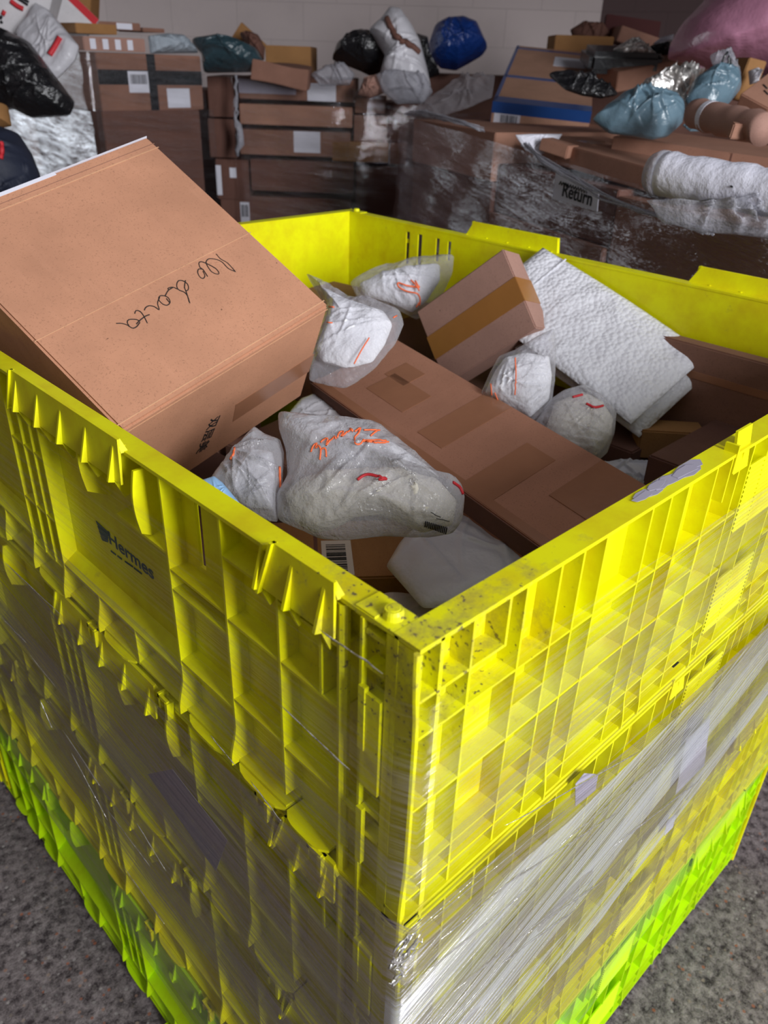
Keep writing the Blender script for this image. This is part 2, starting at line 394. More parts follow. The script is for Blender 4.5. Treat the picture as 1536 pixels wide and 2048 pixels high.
def reparent(o, parent):            # keep where it stands
    bpy.context.view_layer.update(); o.parent = parent; o.matrix_parent_inverse = parent.matrix_world.inverted(); return o
def strokes_on(objs, strokes, r, mat, name, parent, lift=.0012, step=3, flat=None):
    trees = []
    bpy.context.view_layer.update()
    for o in objs:
        mw = o.matrix_world; trees.append(BVHTree.FromPolygons([mw @ v.co for v in o.data.vertices], [tuple(p.vertices) for p in o.data.polygons]))
    m = MB()
    for st in strokes:
        P = []
        # smooth polyline through the given pixels
        for i in range(len(st) - 1):
            p0 = st[max(i - 1, 0)]; p1 = st[i]; p2 = st[i + 1]; p3 = st[min(i + 2, len(st) - 1)]
            nseg = max(2, int(math.hypot(p2[0] - p1[0], p2[1] - p1[1]) / step))
            for k in range(nseg):
                t = k / nseg
                P.append(tuple(.5 * (2 * p1[a] + (p2[a] - p0[a]) * t + (2 * p0[a] - 5 * p1[a] + 4 * p2[a] - p3[a]) * t * t + (-p0[a] + 3 * p1[a] - 3 * p2[a] + p3[a]) * t ** 3) for a in (0, 1)))
        P.append(st[-1]); Q = []
        for q in P:
            d = ray(*q).normalized(); best = None
            for t in trees:
                h = t.ray_cast(CAM, d)
                if h[0] is not None and (best is None or h[3] < best[3]): best = h
            if best is not None:
                nn = best[1] if best[1].dot(d) < 0 else -best[1]; Q.append(best[0] + nn * lift)
        if len(Q) > 1: m.tube(Q, r, 5)
    if not m.v: return None
    o = m.build(name, mat, None, smooth=True); return reparent(o, parent)
def poly_px(name, ax, c, pts, thick, mat, parent=None, lift=0):
    m = MB(); n = V((0, 0, 0)); n[ax] = -thick if ax < 2 else thick
    m.prism([on(ax, c, *q) for q in pts], n); return m.build(name, mat, parent)

# ================================================================== SETTING
def quad_wall(name, a, b, z0, z1, mat, thick=.1, outward=None, holes=()):
    d = (b - a); Ls = d.length; d.normalize(); n = V((-d.y, d.x, 0)) * thick
    if outward is not None and n.dot(outward) < 0: n = -n
    xs = sorted({0, Ls, *[h[0] for h in holes], *[h[1] for h in holes]}); zs = sorted({z0, z1, *[h[2] for h in holes], *[h[3] for h in holes]})
    vs = []; fs = []; uvs = []
    for i in range(len(xs) - 1):
        for j in range(len(zs) - 1):
            cx, cz = (xs[i] + xs[i + 1]) / 2, (zs[j] + zs[j + 1]) / 2
            if any(h[0] < cx < h[1] and h[2] < cz < h[3] for h in holes): continue
            b0 = len(vs); P = [(xs[i], zs[j]), (xs[i + 1], zs[j]), (xs[i + 1], zs[j + 1]), (xs[i], zs[j + 1])]
            for off in (V((0, 0, 0)), n):
                for (x, z) in P: vs.append(a + d * x + V((0, 0, z)) + off)
            for q in ((0, 1, 2, 3), (7, 6, 5, 4), (0, 4, 5, 1), (1, 5, 6, 2), (2, 6, 7, 3), (3, 7, 4, 0)):
                fs.append([b0 + k for k in q]); uvs += [P[k % 4] for k in q]
    me = bpy.data.meshes.new(name); me.from_pydata([tuple(v) for v in vs], [], fs)
    uvl = me.uv_layers.new(name='UVMap')
    for i, q in enumerate(uvs): uvl.data[i].uv = q
    me.materials.append(MATS[mat]); o = link(name, me); tag(o, kind='structure'); return o
m = MB(); m.box(-14, 14, -14, 14, -.112, -.012); fl = m.build('floor', 'concrete'); tag(fl, kind='structure')
CORNER = W(6.0, 1.27)
quad_wall('wall_back', W(6.35, -4.6), CORNER, 0, 4.2, 'painted_block', outward=FWD)
quad_wall('wall_right', CORNER, W(3.6, 4.4), 0, 4.2, 'dark_wall', outward=FWD)
quad_wall('wall_left', W(-3.5, -3.9), W(6.4, -3.9), 0, 4.2, 'painted_block', outward=-RGT, holes=[(7.3, 9.1, .2, 2.6)])
m = MB(); 
m.prism([W(1.7, -4.2, 4.2), W(1.7, 4.6, 4.2), W(6.6, 4.6, 4.2), W(6.6, -4.2, 4.2)], (0, 0, .1)); ce = m.build('ceiling', 'ceiling_grey'); tag(ce, kind='structure')

quad_wall('shade_wall_front', W(1.7, -3.9), W(1.7, 4.4), 2.45, 4.2, 'painted_block', outward=FWD)   # unseen wall over the opening, added to keep sky light off the background
quad_wall('shade_wall_side', W(1.7, -2.3), W(-2.6, -2.0), 0, 3.4, 'dark_wall', outward=-RGT)      # unseen wall left of the view, added to shade the box's left side
quad_wall('shade_wall_rear', W(-2.6, -2.0), W(-2.9, .1), 0, 3.4, 'dark_wall', outward=-FWD)  # unseen return wall behind the camera, added to block light from the left
# ================================================================== PALLET BOX
WX, DY, H = 1.015, 1.2, 1.112; TH = .278; DEP = .0195
crate = empty('pallet_box', (WX / 2, DY / 2, .0)); tag(crate, 'bright yellow ribbed plastic pallet box with high sides, full of parcels', 'pallet box')
ORG = crate.location.copy()
def cpart(mb, name, mat, parent=None, **k):
    o = mb.build(name, mat, None, **k); o.parent = parent or crate
    if parent is None: o.location = -ORG
    return o
def mapper(wall):
    return {'left': lambda p: V((p[1], p[0], p[2])), 'near': lambda p: V((p[0], p[1], p[2])),
            'far': lambda p: V((WX - p[1], p[0], p[2])), 'back': lambda p: V((p[0], DY - p[1], p[2]))}[wall]
def skin(mb, length, top, slots):      # inner sheet with the slots cut through
    z1, z0 = top - .0012, top - TH + .0008; cuts = sorted(slots); x = 0; d0, d1 = DEP - .001, DEP + .0024
    for (a, b, t0, t1) in cuts:
        mb.box(x, a, d0, d1, z0, z1); mb.box(a, b, d0, d1, z0, top - t1); mb.box(a, b, d0, d1, top - t0, z1); x = b
    mb.box(x, length, d0, d1, z0, z1)
def vrib(mb, s, top, t0, t1, d0=0.0005, th=.0026, flare=0, curve=None):
    if flare:
        pts = [(s, DEP, top - t0), (s, d0, top - t0)]
        for k in range(0, 9):
            a = k / 8; f = a * a * (3 - 2 * a); pts.append((s, d0 - flare * f, top - (t1 - .045 + .04 * a)))
        pts += [(s, d0 - flare, top - t1), (s, DEP, top - t1)]
        mb.prism(pts, (th, 0, 0))
    else: mb.box(s, s + th, d0, DEP, top - t1, top - t0)
def hrib(mb, s0, s1, top, t, d0=0.0005, th=.0026, slope=0):
    s0 += .0011; s1 += .0007; d0 += .0003
    mb.hexa([(s0, d0, top - t - th), (s1, d0, top - t - th), (s1, DEP, top - t - th), (s0, DEP, top - t - th), (s0, d0, top - t), (s1, d0, top - t), (s1, DEP, top - t + slope), (s0, DEP, top - t + slope)])
def bracket(mb, s0, s1, top, t, out=.007, th=.003):   # rounded lower lip that bulges outwards
    P = []; 
    for k in range(9):
        a = k / 8; f = 1 - (2 * a - 1) ** 4; P.append((s0 + (s1 - s0) * a, .0 - out * f, top - t))
    mb.prism([(s0, DEP, top - t)] + P + [(s1, DEP, top - t)], (0, 0, -th))
def long_wall(mb, top, upper):
    S = DY
    for (s, t0, t1, fl) in [(.092, .012, .098, 0), (.141, .003, .245, 0), (.212, .003, .262, .007), (.300, .003, .262, .007), (.392, .216, .262, 0), (.47, .216, .262, .006),
                            (.556, .003, .262, .006), (.580, .02, .225, 0), (.607, .02, .225, 0), (.64, .003, .262, .006)]:
        vrib(mb, s, top, t0, t1, flare=fl)
        if s < .55: vrib(mb, S - s - .003, top, t0, t1, flare=fl)
    for (s0, s1, t, sl) in [(.0725, .141, .042, 0), (.0725, .141, .0985, 0), (.05, .141, .188, 0), (.141, .212, .037, .006), (.141, .212, .0985, 0), (.141, .212, .185, 0), (.141, .212, .259, 0),
                            (.212, .300, .094, 0), (.212, .300, .115, 0), (.212, .300, .198, .004), (.212, .300, .259, 0), (.300, .392, .078, .004), (.300, .556, .216, .012), (.300, .556, .259, .006),
                            (.556, .643, .082, 0), (.556, .643, .160, 0), (.556, .643, .225, .004), (.556, .643, .259, 0)]:
        hrib(mb, s0, s1, top, t, slope=sl)
        if s1 < .56: hrib(mb, S - s1, S - s0, top, t, slope=sl)
    for (a, b) in ((.085, .140), (.142, .211), (.225, .295), (.40, .47), (.559, .64)):
        bracket(mb, a, b, top, .2625, .007)
        if a < .5: bracket(mb, S - b, S - a, top, .262, .007)
    # gusset fins below the tab and the curved scoop beside the slots
    for s in (.335, .44):
        pts = [(s, DEP, top - .01)] + [(s, -.004 - .004 * sin(pi * k / 8), top - .01 - .062 * k / 8) for k in range(9)] + [(s, DEP, top - .085)]
        mb.prism(pts, (.003, 0, 0)); 
        pts = [(S - q[0], q[1], q[2]) for q in pts]; mb.prism(pts, (.003, 0, 0))
    for s in (.0725, DY - .0725):
        mb.tube([(s, .004, top - .006), (s, .004, top - .272)], .0048, 10)
    for s0, s1 in ((0, DY),):
        mb.box(s0, s1, 0, DEP, top - .276, top - .272)
def short_wall(mb, top, upper):
    S = WX
    vs = [(.022, .078, .27), (.050, .003, .262), (.105, .003, .262), (.1448, .003, .262), (.173, .003, .262), (.203, .003, .262), (.270, .003, .262), (.300, .003, .262), (.330, .003, .262), (.382, .003, .262), (.412, .003, .05), (.435, .003, .262), (.458, .003, .262), (.4975, .003, .262)]
    for (s, t0, t1) in vs:
        fl = .004 if s in (.173, .300, .330, .435) else 0
        for q in ((s,) if s > .49 else (s, S - s - .003)): vrib(mb, q, top, t0, t1, th=.0022, flare=fl)
    vrib(mb, .0865, top, .003, .045); vrib(mb, S - .0885, top, .003, .045)
    for t in (.043,): hrib(mb, 0.0, .0887, top, t); hrib(mb, S - .0887, S, top, t)
    for t in (.0755, .1435, .2155, .240):
        hrib(mb, 0, .455, top, t, th=.0022); hrib(mb, .56, S, top, t, th=.0022)
    for t in (.112, .18): hrib(mb, .105, .1448, top, t, th=.002); hrib(mb, .203, .27, top, t, th=.002); hrib(mb, .33, .382, top, t, th=.002)
    mb.box(0, S, -.001, DEP, top - .264, top - .260); mb.box(0, S, .001, DEP, top - .276, top - .272)
    for k in range(15):       # stacked ribs of the hinge block
        t = .03 + k * .0052; mb.tube([(.463, .002, top - t), (.552, .002, top - t)], .0022, 6)
        t = .165 + k * .0052
        if k < 14: mb.tube([(.463, .002, top - t), (.552, .002, top - t)], .0022, 6)
SL = [(.2685, .278, .022, .088), (.348, .358, .026, .062), (.842, .852, .026, .062), (.922, .9315, .022, .088)]
SF = [(.866, .875, .017, .055), (.898, .908, .016, .062), (.948, .960, .016, .078), (.983, .995, .016, .083)]
for tier in range(4):
    top = H - TH * tier; mname = 'yellow' if tier < 2 else ('yellow' if tier == 2 else 'lime')
    for wall, length, fn in (('left', DY, long_wall), ('far', DY, long_wall), ('near', WX, short_wall), ('back', WX, short_wall)):
        mb = MB(mapper(wall)); slots = []
        if fn is long_wall and tier == 0:
            slots = SL if wall == 'left' else SF
        skin(mb, length, top, slots)
        if wall in ('left', 'near') or tier == 0: fn(mb, top, tier == 0)
        pn = cpart(mb, 'side_panel', mname)
        # rim of this tier
        rb = MB(mapper(wall)); t = .0226
        if wall in ('left', 'far'): rb.box(0.0232, length - .0232, 0.0, t, top - .0035, top)
        else: rb.box(0, length, 0, t, top - .0035, top); 
        rm = rb.build('rim', mname, None); rm.parent = pn
        # stacking tabs that stand up and lean out from the rim
        if wall == 'back': continue
        tabs = [(.62, .845), (.10, .36)] if wall == 'far' else [(.355, .60), (.07, .152), (.845 if wall == 'left' else .62, 1.02 if wall == 'left' else .845)] if length == DY else [(.418, .448), (WX - .30, WX - .10)]
        for ti, (a, b) in enumerate(tabs):
            if wall not in ('left', 'near') and tier: continue
            tb = MB(mapper(wall)); up = (.026 if wall == 'far' else .011) if length == DY else .018
            if length != DY and ti == 0:
                tb.hexa([(a, -.001, top - .022), (b, -.001, top - .022), (b, .002, top - .022), (a, .002, top - .022), (a + .004, .006, top + up), (b + .004, .006, top + up), (b + .004, .0085, top + up), (a + .004, .0085, top + up)])
                tb.box(a - .003, a, -.001, .012, top - .02, top + .008)
            else:
                yo = -.0075
                tb.hexa([(a, yo, top - .030), (b, yo, top - .030), (b, yo + .002, top - .030), (a, yo + .002, top - .030),
                         (a + .004, -.0035, top + up), (b - .012, -.0035, top + up), (b - .012, -.001, top + up), (a + .004, -.001, top + up)])
                tb.hexa([(a + .001, -.0030, top - .001), (b - .001, -.0030, top - .001), (b - .001, .004, top - .001), (a + .001, .004, top - .001), (a + .006, -.0030, top + up - .0006), (b - .016, -.0030, top + up - .0006), (b - .016, .0002, top + up - .0006), (a + .006, .0002, top + up - .0006)])
                k = a + .012
                while k < b:
                    tb.prism([(k, yo, top - .032), (k, yo - .006, top - .030), (k, -.004, top + .004), (k, DEP, top - .004), (k, DEP, top - .04), (k, .0, top - .05)], (.0028, 0, 0)); k += .034 if b - a < .1 else .052
                tb.hexa([(b - .003, yo - .004, top - .034), (b, yo - .004, top - .034), (b, yo + .004, top - .034), (b - .003, yo + .004, top - .034),
                         (b - .015, -.006, top + up), (b - .012, -.006, top + up), (b - .012, .0, top + up), (b - .015, .0, top + up)])
            o = tb.build('stacking_tab', mname, None); o.parent = pn
        if wall == 'left':
            for s in (.345, .178, .105, .50):     # locking hooks at the foot of the panel
                hb = MB(mapper(wall)); z = top - .268
                hb.box(s - .003, s, -.007, .004, z - .016, z + .004); hb.box(s - .018, s, -.007, -.004, z - .002, z + .003)
                hb.hexa([(s - .02, -.009, z - .020), (s - .016, -.009, z - .020), (s - .016, -.002, z - .020), (s - .02, -.002, z - .020), (s - .020, -.008, z + .001), (s - .015, -.008, z + .001), (s - .015, 0, z + .001), (s - .020, 0, z + .001)])
                o = hb.build('locking_hook', mname, None); o.parent = pn
# corner posts: flat outer plate with a column of hinge knuckles
rnd = random.Random(4)
for (wx, wy) in ((0, 0), (1, 0), (0, 1), (1, 1)):
    f = (lambda wx, wy: (lambda p: V((WX - p[0] if wx else p[0], DY - p[1] if wy else p[1], p[2]))))(wx, wy)
    mb = MB(f); mb.box(0.0002, .0026, 0.0002, .0285, 0.001, H - .0045)
    # worn, slightly wavy outer edge
    pts = [(-.0005 - .0035 * max(0, sin(z * 23 + 1)) * (1 if z > .8 else .5), -.001, z) for z in [i * H / 60 for i in range(61)]]
    mb.tube(pts, .0022, 6)
    mb.box(.003, .018, .0265, .0295, .002, H - .0045)
    for k in range(40):
        z = H - .012 - k * .027
        if z < .02: break
        if (k % 10) < 3 or (k % 10) in (6, 7): mb.box(.001, .012, .030, .048, z - .004, z)
        mb.box(.014, .019, .030, .050, z - .027, z)
    mb.box(-.001, .004, .049, .0515, .02, H - .004)
    for q in range(4):
        zt = H - q * TH
        mb.box(-.003, .001, .044, .050, zt - .115, zt - .058); mb.box(-.003, .001, .044, .050, zt - .235, zt - .175)
        mb.box(-.002, .001, .030, .048, zt - .150, zt - .062)
    pc = cpart(mb, 'corner_post', 'yellow')
    cb = MB(f); cb.box(.0024, .0222, .0028, .047, H - .006, H - .0042); cb.box(.0006, .0218, .040, .058, H - .005, H + .0014)
    cap = cb.build('corner_cap', 'yellow', None); cap.parent = pc
    kb = MB(f); kb.tube([(.011, .034, H - .001), (.011, .034, H + .004), (.011, .034, H + .0065)], [.0068, .0068, .0058], 20)
    kb.tube([(.011, .034, H + .0064), (.011, .034, H + .0068)], [.0045, .004], 14)
    kn = kb.build('hinge_pin', 'yellow', None, smooth=False); kn.parent = pc
mb = MB(); mb.box(.03, WX - .03, .03, DY - .03, 0.05, .075); cpart(mb, 'base_plate', 'lime')
# old paper stuck on the near rim
sb = MB(); rnd = random.Random(3)
for k in range(11):
    cx = .268 + .092 * rnd.random(); cy = .004 + .014 * rnd.random(); rr = .004 + .007 * rnd.random()
    sb.prism([(cx + rr * (1.8 + .5 * rnd.random()) * cos(a * 2 * pi / 7), min(.0215, max(.0015, cy + rr * .6 * (.7 + .6 * rnd.random()) * sin(a * 2 * pi / 7))), H + .0004 + .0001 * k) for a in range(7)], (0, 0, .0003))
o = cpart(sb, 'sticker_residue', 'label_grey'); tag(o, 'torn remains of a greyish paper sticker on the rim')
# Hermes lettering on the left wall
pl = DEP - .0012
a = on(0, pl, 219, 1090); b = on(0, pl, 306, 1153); 
hgt = abs(on(0, pl, 219, 1068).z - a.z); wid = a.y - b.y
Mx = frame_mtx(V((pl, a.y, (a.z + b.z) / 2)), V((0, -1, 0)), V((0, 0, 1)))
t = text_obj('Hermes', 1.0, 'ink_teal', Matrix.Identity(4), None, 'maker_lettering', .02)
xs = [v.co.x for v in t.data.vertices]; ys = [v.co.y for v in t.data.vertices]
t.data.transform(Mx @ Matrix.Diagonal((wid / (max(xs) - min(xs)), hgt / (max(ys) - min(ys)), .4, 1)))
t.parent = crate; t.location = -ORG
lg = MB(); 
for k in range(4):
    f0 = k / 4; f1 = (k + .78) / 4
    A0 = (192 + 12 * f0, 1041 + 40 * f0); A1 = (192 + 14 * f1, 1041 + 42 * f1); B0 = (217, 1064 + 22 * f0); B1 = (216, 1064 + 22 * f1)
    lg.prism([on(0, pl, *A0), on(0, pl, *B0), on(0, pl, *B1), on(0, pl, *A1)], (-.0004, 0, 0))
for (x0, y0, x1, y1) in ((222, 1100, 232, 1108), (235, 1110, 244, 1117), (250, 1121, 266, 1132), (268, 1134, 284, 1146)):
    lg.prism([on(0, pl, x0, y0), on(0, pl, x1, y1), on(0, pl, x1, y1 + 3), on(0, pl, x0, y0 + 3)], (-.0004, 0, 0))
o = lg.build('maker_logo', 'ink_teal', None); o.parent = crate; o.location = -ORG

# pallet board below the box
pb = MB(); pb.box(.02, WX + .03, .02, DY - .02, -.012, -.0005)
o = pb.build('pallet_sheet', 'wood'); tag(o, 'reddish brown board peeking out on the floor under the yellow pallet box', 'board')

# ================================================================== STRETCH FILM AROUND THE BOX
film = empty('stretch_film', (WX / 2, DY / 2, 0)); tag(film, 'streaky clear stretch film wound around the yellow ribbed pallet box', 'stretch film')
def film_strip(zt, zb, off, mat, seed, name='film_wrap', only=None, nrow=22, tlt=0):
    off *= 1.0; P = [(-off, DY + off), (-off, -off), (WX + off, -off), (WX + off, DY + off), (-off, DY + off)]
    L_ = [DY + 2 * off, WX + 2 * off, DY + 2 * off, WX + 2 * off]; tot = sum(L_)
    vs = []; fs = []; uvs = []; n = 180; cols = []
    lo, hi = only or (0, tot)
    for i in range(n + 1):
        s = lo + (hi - lo) * i / n; q = s; e = 0
        while e < 3 and q > L_[e] + 1e-9: q -= L_[e]; e += 1
        t = min(1, q / L_[e]); x = P[e][0] + (P[e + 1][0] - P[e][0]) * t; y = P[e][1] + (P[e + 1][1] - P[e][1]) * t
        a, b = zt(s), zb(s); nx, ny = [(-1, 0), (0, -1), (1, 0), (0, 1)][e]
        edge = min(1, min(q, L_[e] - q) / .12)
        for j in range(nrow + 1):
            z = a + (b - a) * j / nrow
            d = (noise.noise(V((s * 5, z * 26, seed))) * .0022) * edge
            vs.append((x + nx * d, y + ny * d, z)); uvs.append((s + seed * 3.3, z + tlt * s + seed))
    for i in range(n):
        for j in range(nrow):
            a = i * (nrow + 1) + j; fs.append([a, a + 1, a + nrow + 2, a + nrow + 1])
    me = bpy.data.meshes.new(name); me.from_pydata([(v[0] - WX / 2, v[1] - DY / 2, v[2]) for v in vs], [], fs)
    ul = me.uv_layers.new(name='UVMap')
    for l in me.loops: ul.data[l.index].uv = uvs[l.vertex_index]
    for p in me.polygons: p.use_smooth = True
    me.materials.append(MATS[mat]); o = link(name, me, film); return o
# s runs along the left wall from its far end (0) to the near corner (1.21), then along the near wall (to 2.23)
def lin(*pts):
    def f(s):
        for (a, b), (c, d) in zip(pts, pts[1:]):
            if s <= c: return b + (d - b) * (s - a) / (c - a)
        return pts[-1][1]
    return f
film_strip(lin((0, 1.085), (1.21, 1.075), (1.6, 1.06), (2.24, 1.03), (4.5, 1.05)), lin((0, .80), (1.21, .84), (2.24, .80), (4.5, .8)), .0100, 'film_light', 1, tlt=-.02)
film_strip(lin((0, .79), (.42, .81), (1.21, .862), (1.62, .815), (1.87, .80), (2.24, .90), (4.5, .8)), lin((0, .42), (1.21, .44), (1.7, .40), (2.24, .62), (4.5, .5)), .0115, 'film_heavy', 2, tlt=.10)
film_strip(lin((0, .70), (1.21, .74), (2.24, .82), (4.5, .6)), lin((0, .25), (1.21, .16), (2.24, .34), (4.5, .3)), .0125, 'film_low', 3, tlt=-.06)
film_strip(lin((1.19, .83), (1.45, .80), (1.9, .80), (2.24, .88)), lin((1.19, .56), (1.5, .60), (1.9, .70), (2.24, .80)), .0135, 'film_glare', 4, only=(1.2135, 2.23), tlt=-.22)  # white strip on the near wall only, painting reflected glare on the film
film_strip(lin((1.19, .62), (1.6, .56), (2.24, .72)), lin((1.19, .50), (1.6, .50), (2.24, .68)), .0140, 'film_glare', 5, only=(1.212, 2.2), tlt=-.2, nrow=10)  # second, narrower strip of painted glare
film_strip(lin((0, .95), (1.0, .93), (1.21, .93), (1.8, 1.0), (2.24, .98)), lin((0, .86), (1.0, .90), (1.21, .905), (1.8, .95), (2.24, .90)), .0128, 'film_low', 6, tlt=.05, nrow=8)
# crumpled knot of film on the corner
kp = on(1, -.016, 790, 1915)
ck = MB(); rnd = random.Random(5)
for k in range(16):
    p = kp + V((.01 * rnd.uniform(-1, 1), -.004 * rnd.random(), .018 * rnd.uniform(-1, 1))); Q = [p]
    for j in range(5): p = p + V((rnd.uniform(-.2, 1) * .007, rnd.uniform(-.3, .2) * .003, rnd.uniform(-1, 1) * .006)); Q.append(p)
    ck.tube(Q, [.0002, .0009, .0012, .0007, .0009, .0002], 4)
o = ck.build('film_crumple', 'silver_foil', None, smooth=True); o.parent = film; o.location = -V((WX / 2, DY / 2, 0))
# silvery strands drawn as the bright highlights along folds in the film
for wall_ax, segs in ((0, [((10, 1125), (120, 1228)), ((0, 1232), (52, 1285)), ((80, 1400), (105, 1458)), ((125, 1460), (200, 1572)), ((140, 1500), (215, 1640)), ((215, 1620), (300, 1732)), ((245, 1730), (330, 1850)), ((500, 1560), (562, 1642)), ((420, 1470), (470, 1530)), ((270, 1640), (332, 1742)), ((60, 1310), (110, 1372)), ((640, 1260), (765, 1345)), ((560, 1410), (700, 1540))]),
                      (1, [((800, 1890), (1010, 1702)), ((835, 1960), (1090, 1752)), ((900, 1990), (1180, 1762)), ((980, 1790), (1240, 1622)), ((1010, 1652), (1280, 1502)), ((1050, 1870), (1235, 1742)), ((850, 1850), (1130, 1620)), ((1120, 1690), (1330, 1520)), ((1230, 1690), (1400, 1560)), ((880, 1880), (1050, 1740)), ((1000, 1930), (1150, 1820))])):
    fb_ = MB(); rnd = random.Random(wall_ax + 3)
    for (a_, b_) in segs:
        A_, B_ = on(wall_ax, -.0150, *a_), on(wall_ax, -.0150, *b_)
        fb_.tube([A_.lerp(B_, k / 8) + V((0, 0, .0008 * rnd.uniform(-1, 1))) for k in range(9)], [.0001] + [.0003 + .0004 * rnd.random() for k in range(7)] + [.0001], 5)
    o = fb_.build('film_glint', 'silver_foil', None, smooth=True); o.parent = film; o.location = -V((WX / 2, DY / 2, 0))
# address labels caught under the film
for pts, ax, mt, lb, nm in (([(296, 1548), (345, 1538), (455, 1680), (432, 1742)], 0, 'label_grey', 'purplish grey paper label under the film on the left wall of the yellow box', 'paper_label'),
                        ([(1372, 1478), (1420, 1436), (1408, 1530), (1350, 1590)], 1, 'paper', 'large white paper label under the film on the right wall of the yellow box', 'paper_label'),
                        ([(1334, 1640), (1352, 1628), (1345, 1655), (1328, 1672)], 1, 'paper', 'tiny white paper scrap under the film, below the large white label', 'paper_label'),
                        ([(1150, 1568), (1168, 1546), (1196, 1548), (1190, 1580), (1150, 1612)], 1, 'label_grey', 'small greyish torn label under the film near the middle of the right wall', 'paper_label')):
    m = MB(); n = V((0, 0, 0)); n[ax] = -.0005
    m.prism([on(ax, -.0085, *q) for q in pts], n); P = sum(m.v, V()) / len(m.v)
    o = m.build(nm, mt, None, origin=P); tag(o, lb, 'label', 'labels caught under the stretch film')

# ================================================================== PARCELS IN THE BOX
G_IN = 'parcels inside the yellow box'
# big box
BD = (.3296, .3611, .2019); big = carton('large kraft carton with handwritten pen marks leaning on the left wall of the yellow box', (.2222, .7454, 1.0965), (.5379, -.2508, .0753), BD, 'kraft', bevel=.003)
decal(big, BD, '+z', (0, .955, 1, .957), 'kraft_dark', 'crease', .0003); decal(big, BD, '+z', (.0, .93, 1, .934), 'kraft_light', 'crease', .0004)
decal(big, BD, '+z', (0, .415, 1, .4175), 'kraft_light', 'crease', .0004); decal(big, BD, '+z', (0, .022, 1, .026), 'kraft_light', 'crease', .0005)
decal(big, BD, '-y', (0, .955, 1, .962), 'kraft_light', 'crease', .0004)
decal(big, BD, '+y', (0, .7, 1, 1), 'paper', 'packing_tape', .0006); decal(big, BD, '+z', (0, .985, .55, 1), 'paper', 'packing_tape', .0005)
decal(big, BD, '-y', (.55, .30, 1.0, .50), 'tape_clear_brown', 'packing_tape', .0005)
S = 5.486
pen = [[(1165, 100), (1215, 155), (1290, 200), (1378, 295)], [(1378, 295), (1300, 260), (1230, 190), (1165, 160), (1090, 152), (1060, 175), (1058, 210), (1110, 290), (1170, 320), (1197, 312), (1160, 260), (1060, 205), (1000, 185), (975, 200), (990, 250), (1020, 270), (1072, 348)],
       [(1020, 270), (975, 265), (962, 300), (985, 350), (1020, 370), (1042, 340), (1020, 290)],
       [(877, 640), (850, 560), (815, 520), (750, 490), (732, 440), (750, 395), (800, 395), (850, 430), (862, 480), (840, 505), (818, 470), (828, 390)],
       [(870, 630), (845, 540), (830, 500)], [(750, 490), (690, 465), (640, 475), (640, 490)],
       [(690, 468), (640, 500), (605, 560)], [(605, 560), (550, 560), (535, 600), (580, 650), (630, 662), (660, 630), (640, 580), (600, 560)], [(655, 635), (620, 590)],
       [(545, 575), (522, 640), (540, 712), (490, 680), (430, 668), (390, 690), (378, 718)],
       [(272, 755), (285, 722), (330, 730), (370, 780), (410, 858)], [(435, 765), (385, 785), (320, 835), (290, 870)],
       [(330, 840), (290, 820), (210, 820), (190, 850), (215, 895), (255, 915), (295, 895), (328, 850)], [(68, 862), (130, 862), (190, 880), (215, 900)]]
strokes_on([big], [[(220 + x / S, 490 + y / S) for x, y in st] for st in pen], .00068, 'ink_pen', 'handwriting', big, .0002, 3)
# characters stamped on the near side of the carton
u, v, n, U, Vv, o_ = face_frame(BD, '-y')
bpy.context.view_layer.update(); iw = big.matrix_world.inverted()
nw = big.matrix_world.to_3x3() @ V((0, -1, 0)); p0 = big.matrix_world @ V((0, -BD[1] / 2, 0))
pa = iw @ onp(p0, nw, 443, 832); pb_ = iw @ onp(p0, nw, 412, 902); wv_ = (iw @ onp(p0, nw, 421, 838)) - pa
Mx = frame_mtx(V((pa.x, -BD[1] / 2 - .0003, pa.z)), (pb_ - pa), V((-(pb_ - pa).z, 0, (pb_ - pa).x)) * (1 if False else 1))
t = text_obj('双层美', 1.0, 'ink_black', Matrix.Identity(4), None, 'stamped_characters', .012)
xs = [q.co.x for q in t.data.vertices]; ys = [q.co.y for q in t.data.vertices]
ln = (pb_ - pa).length; t.data.transform(Matrix.Translation(V((-min(xs), -(min(ys)), 0))))
sx = ln / (max(xs) - min(xs)); d_ = (pb_ - pa).normalized(); up_ = d_.cross(V((0, 1, 0)))
if up_.dot(wv_) < 0: org = pa + wv_
else: org = pa
Mx = frame_mtx(V((org.x, -BD[1] / 2 - .0003, org.z)), d_, -up_ if (d_.cross(-up_)).y < 0 else up_)
q0 = Mx @ V((0, .01, 0))
t.data.transform(Mx @ Matrix.Diagonal((sx, sx * .9, .3, 1))); t.parent = big
# long box
LD = (.539, .1789, .08); lg_ = carton('long narrow brown carton lying across the middle of the yellow box', (.5578, .4316, .9143), (.2527, .0995, -1.6815), LD, 'kraft_mid', bevel=.0025)
for r in ((.13, .55, .22, .80), (.15, .30, .32, .62), (.42, .22, .52, .98), (.66, .10, .76, .74), (0, .02, 1, .10)): decal(lg_, LD, '+z', r, 'tape_clear_brown', 'packing_tape')
decal(lg_, LD, '+z', (.84, .42, 1.0, .98), 'tape_clear_brown', 'packing_tape', .0012)
decal(lg_, LD, '-y', (0, .55, 1, 1), 'kraft_deep', 'flap', .001)
# small taped box
tl, td = (.8356, .6434, 1.012), (.1742 * .8724, .2355 * .8724, .062 * .8724)
tp = carton('brown carton standing on edge with a wide brown tape band, beside the white bubble mailer', tl, (1.1708, .7907, -1.7962), td, 'kraft_pink', bevel=.002)
decal(tp, td, '+z', (.36, 0, .66, 1), 'tape_brown', 'packing_tape'); decal(tp, td, '+y', (.34, 0, .64, 1), 'tape_brown', 'packing_tape')
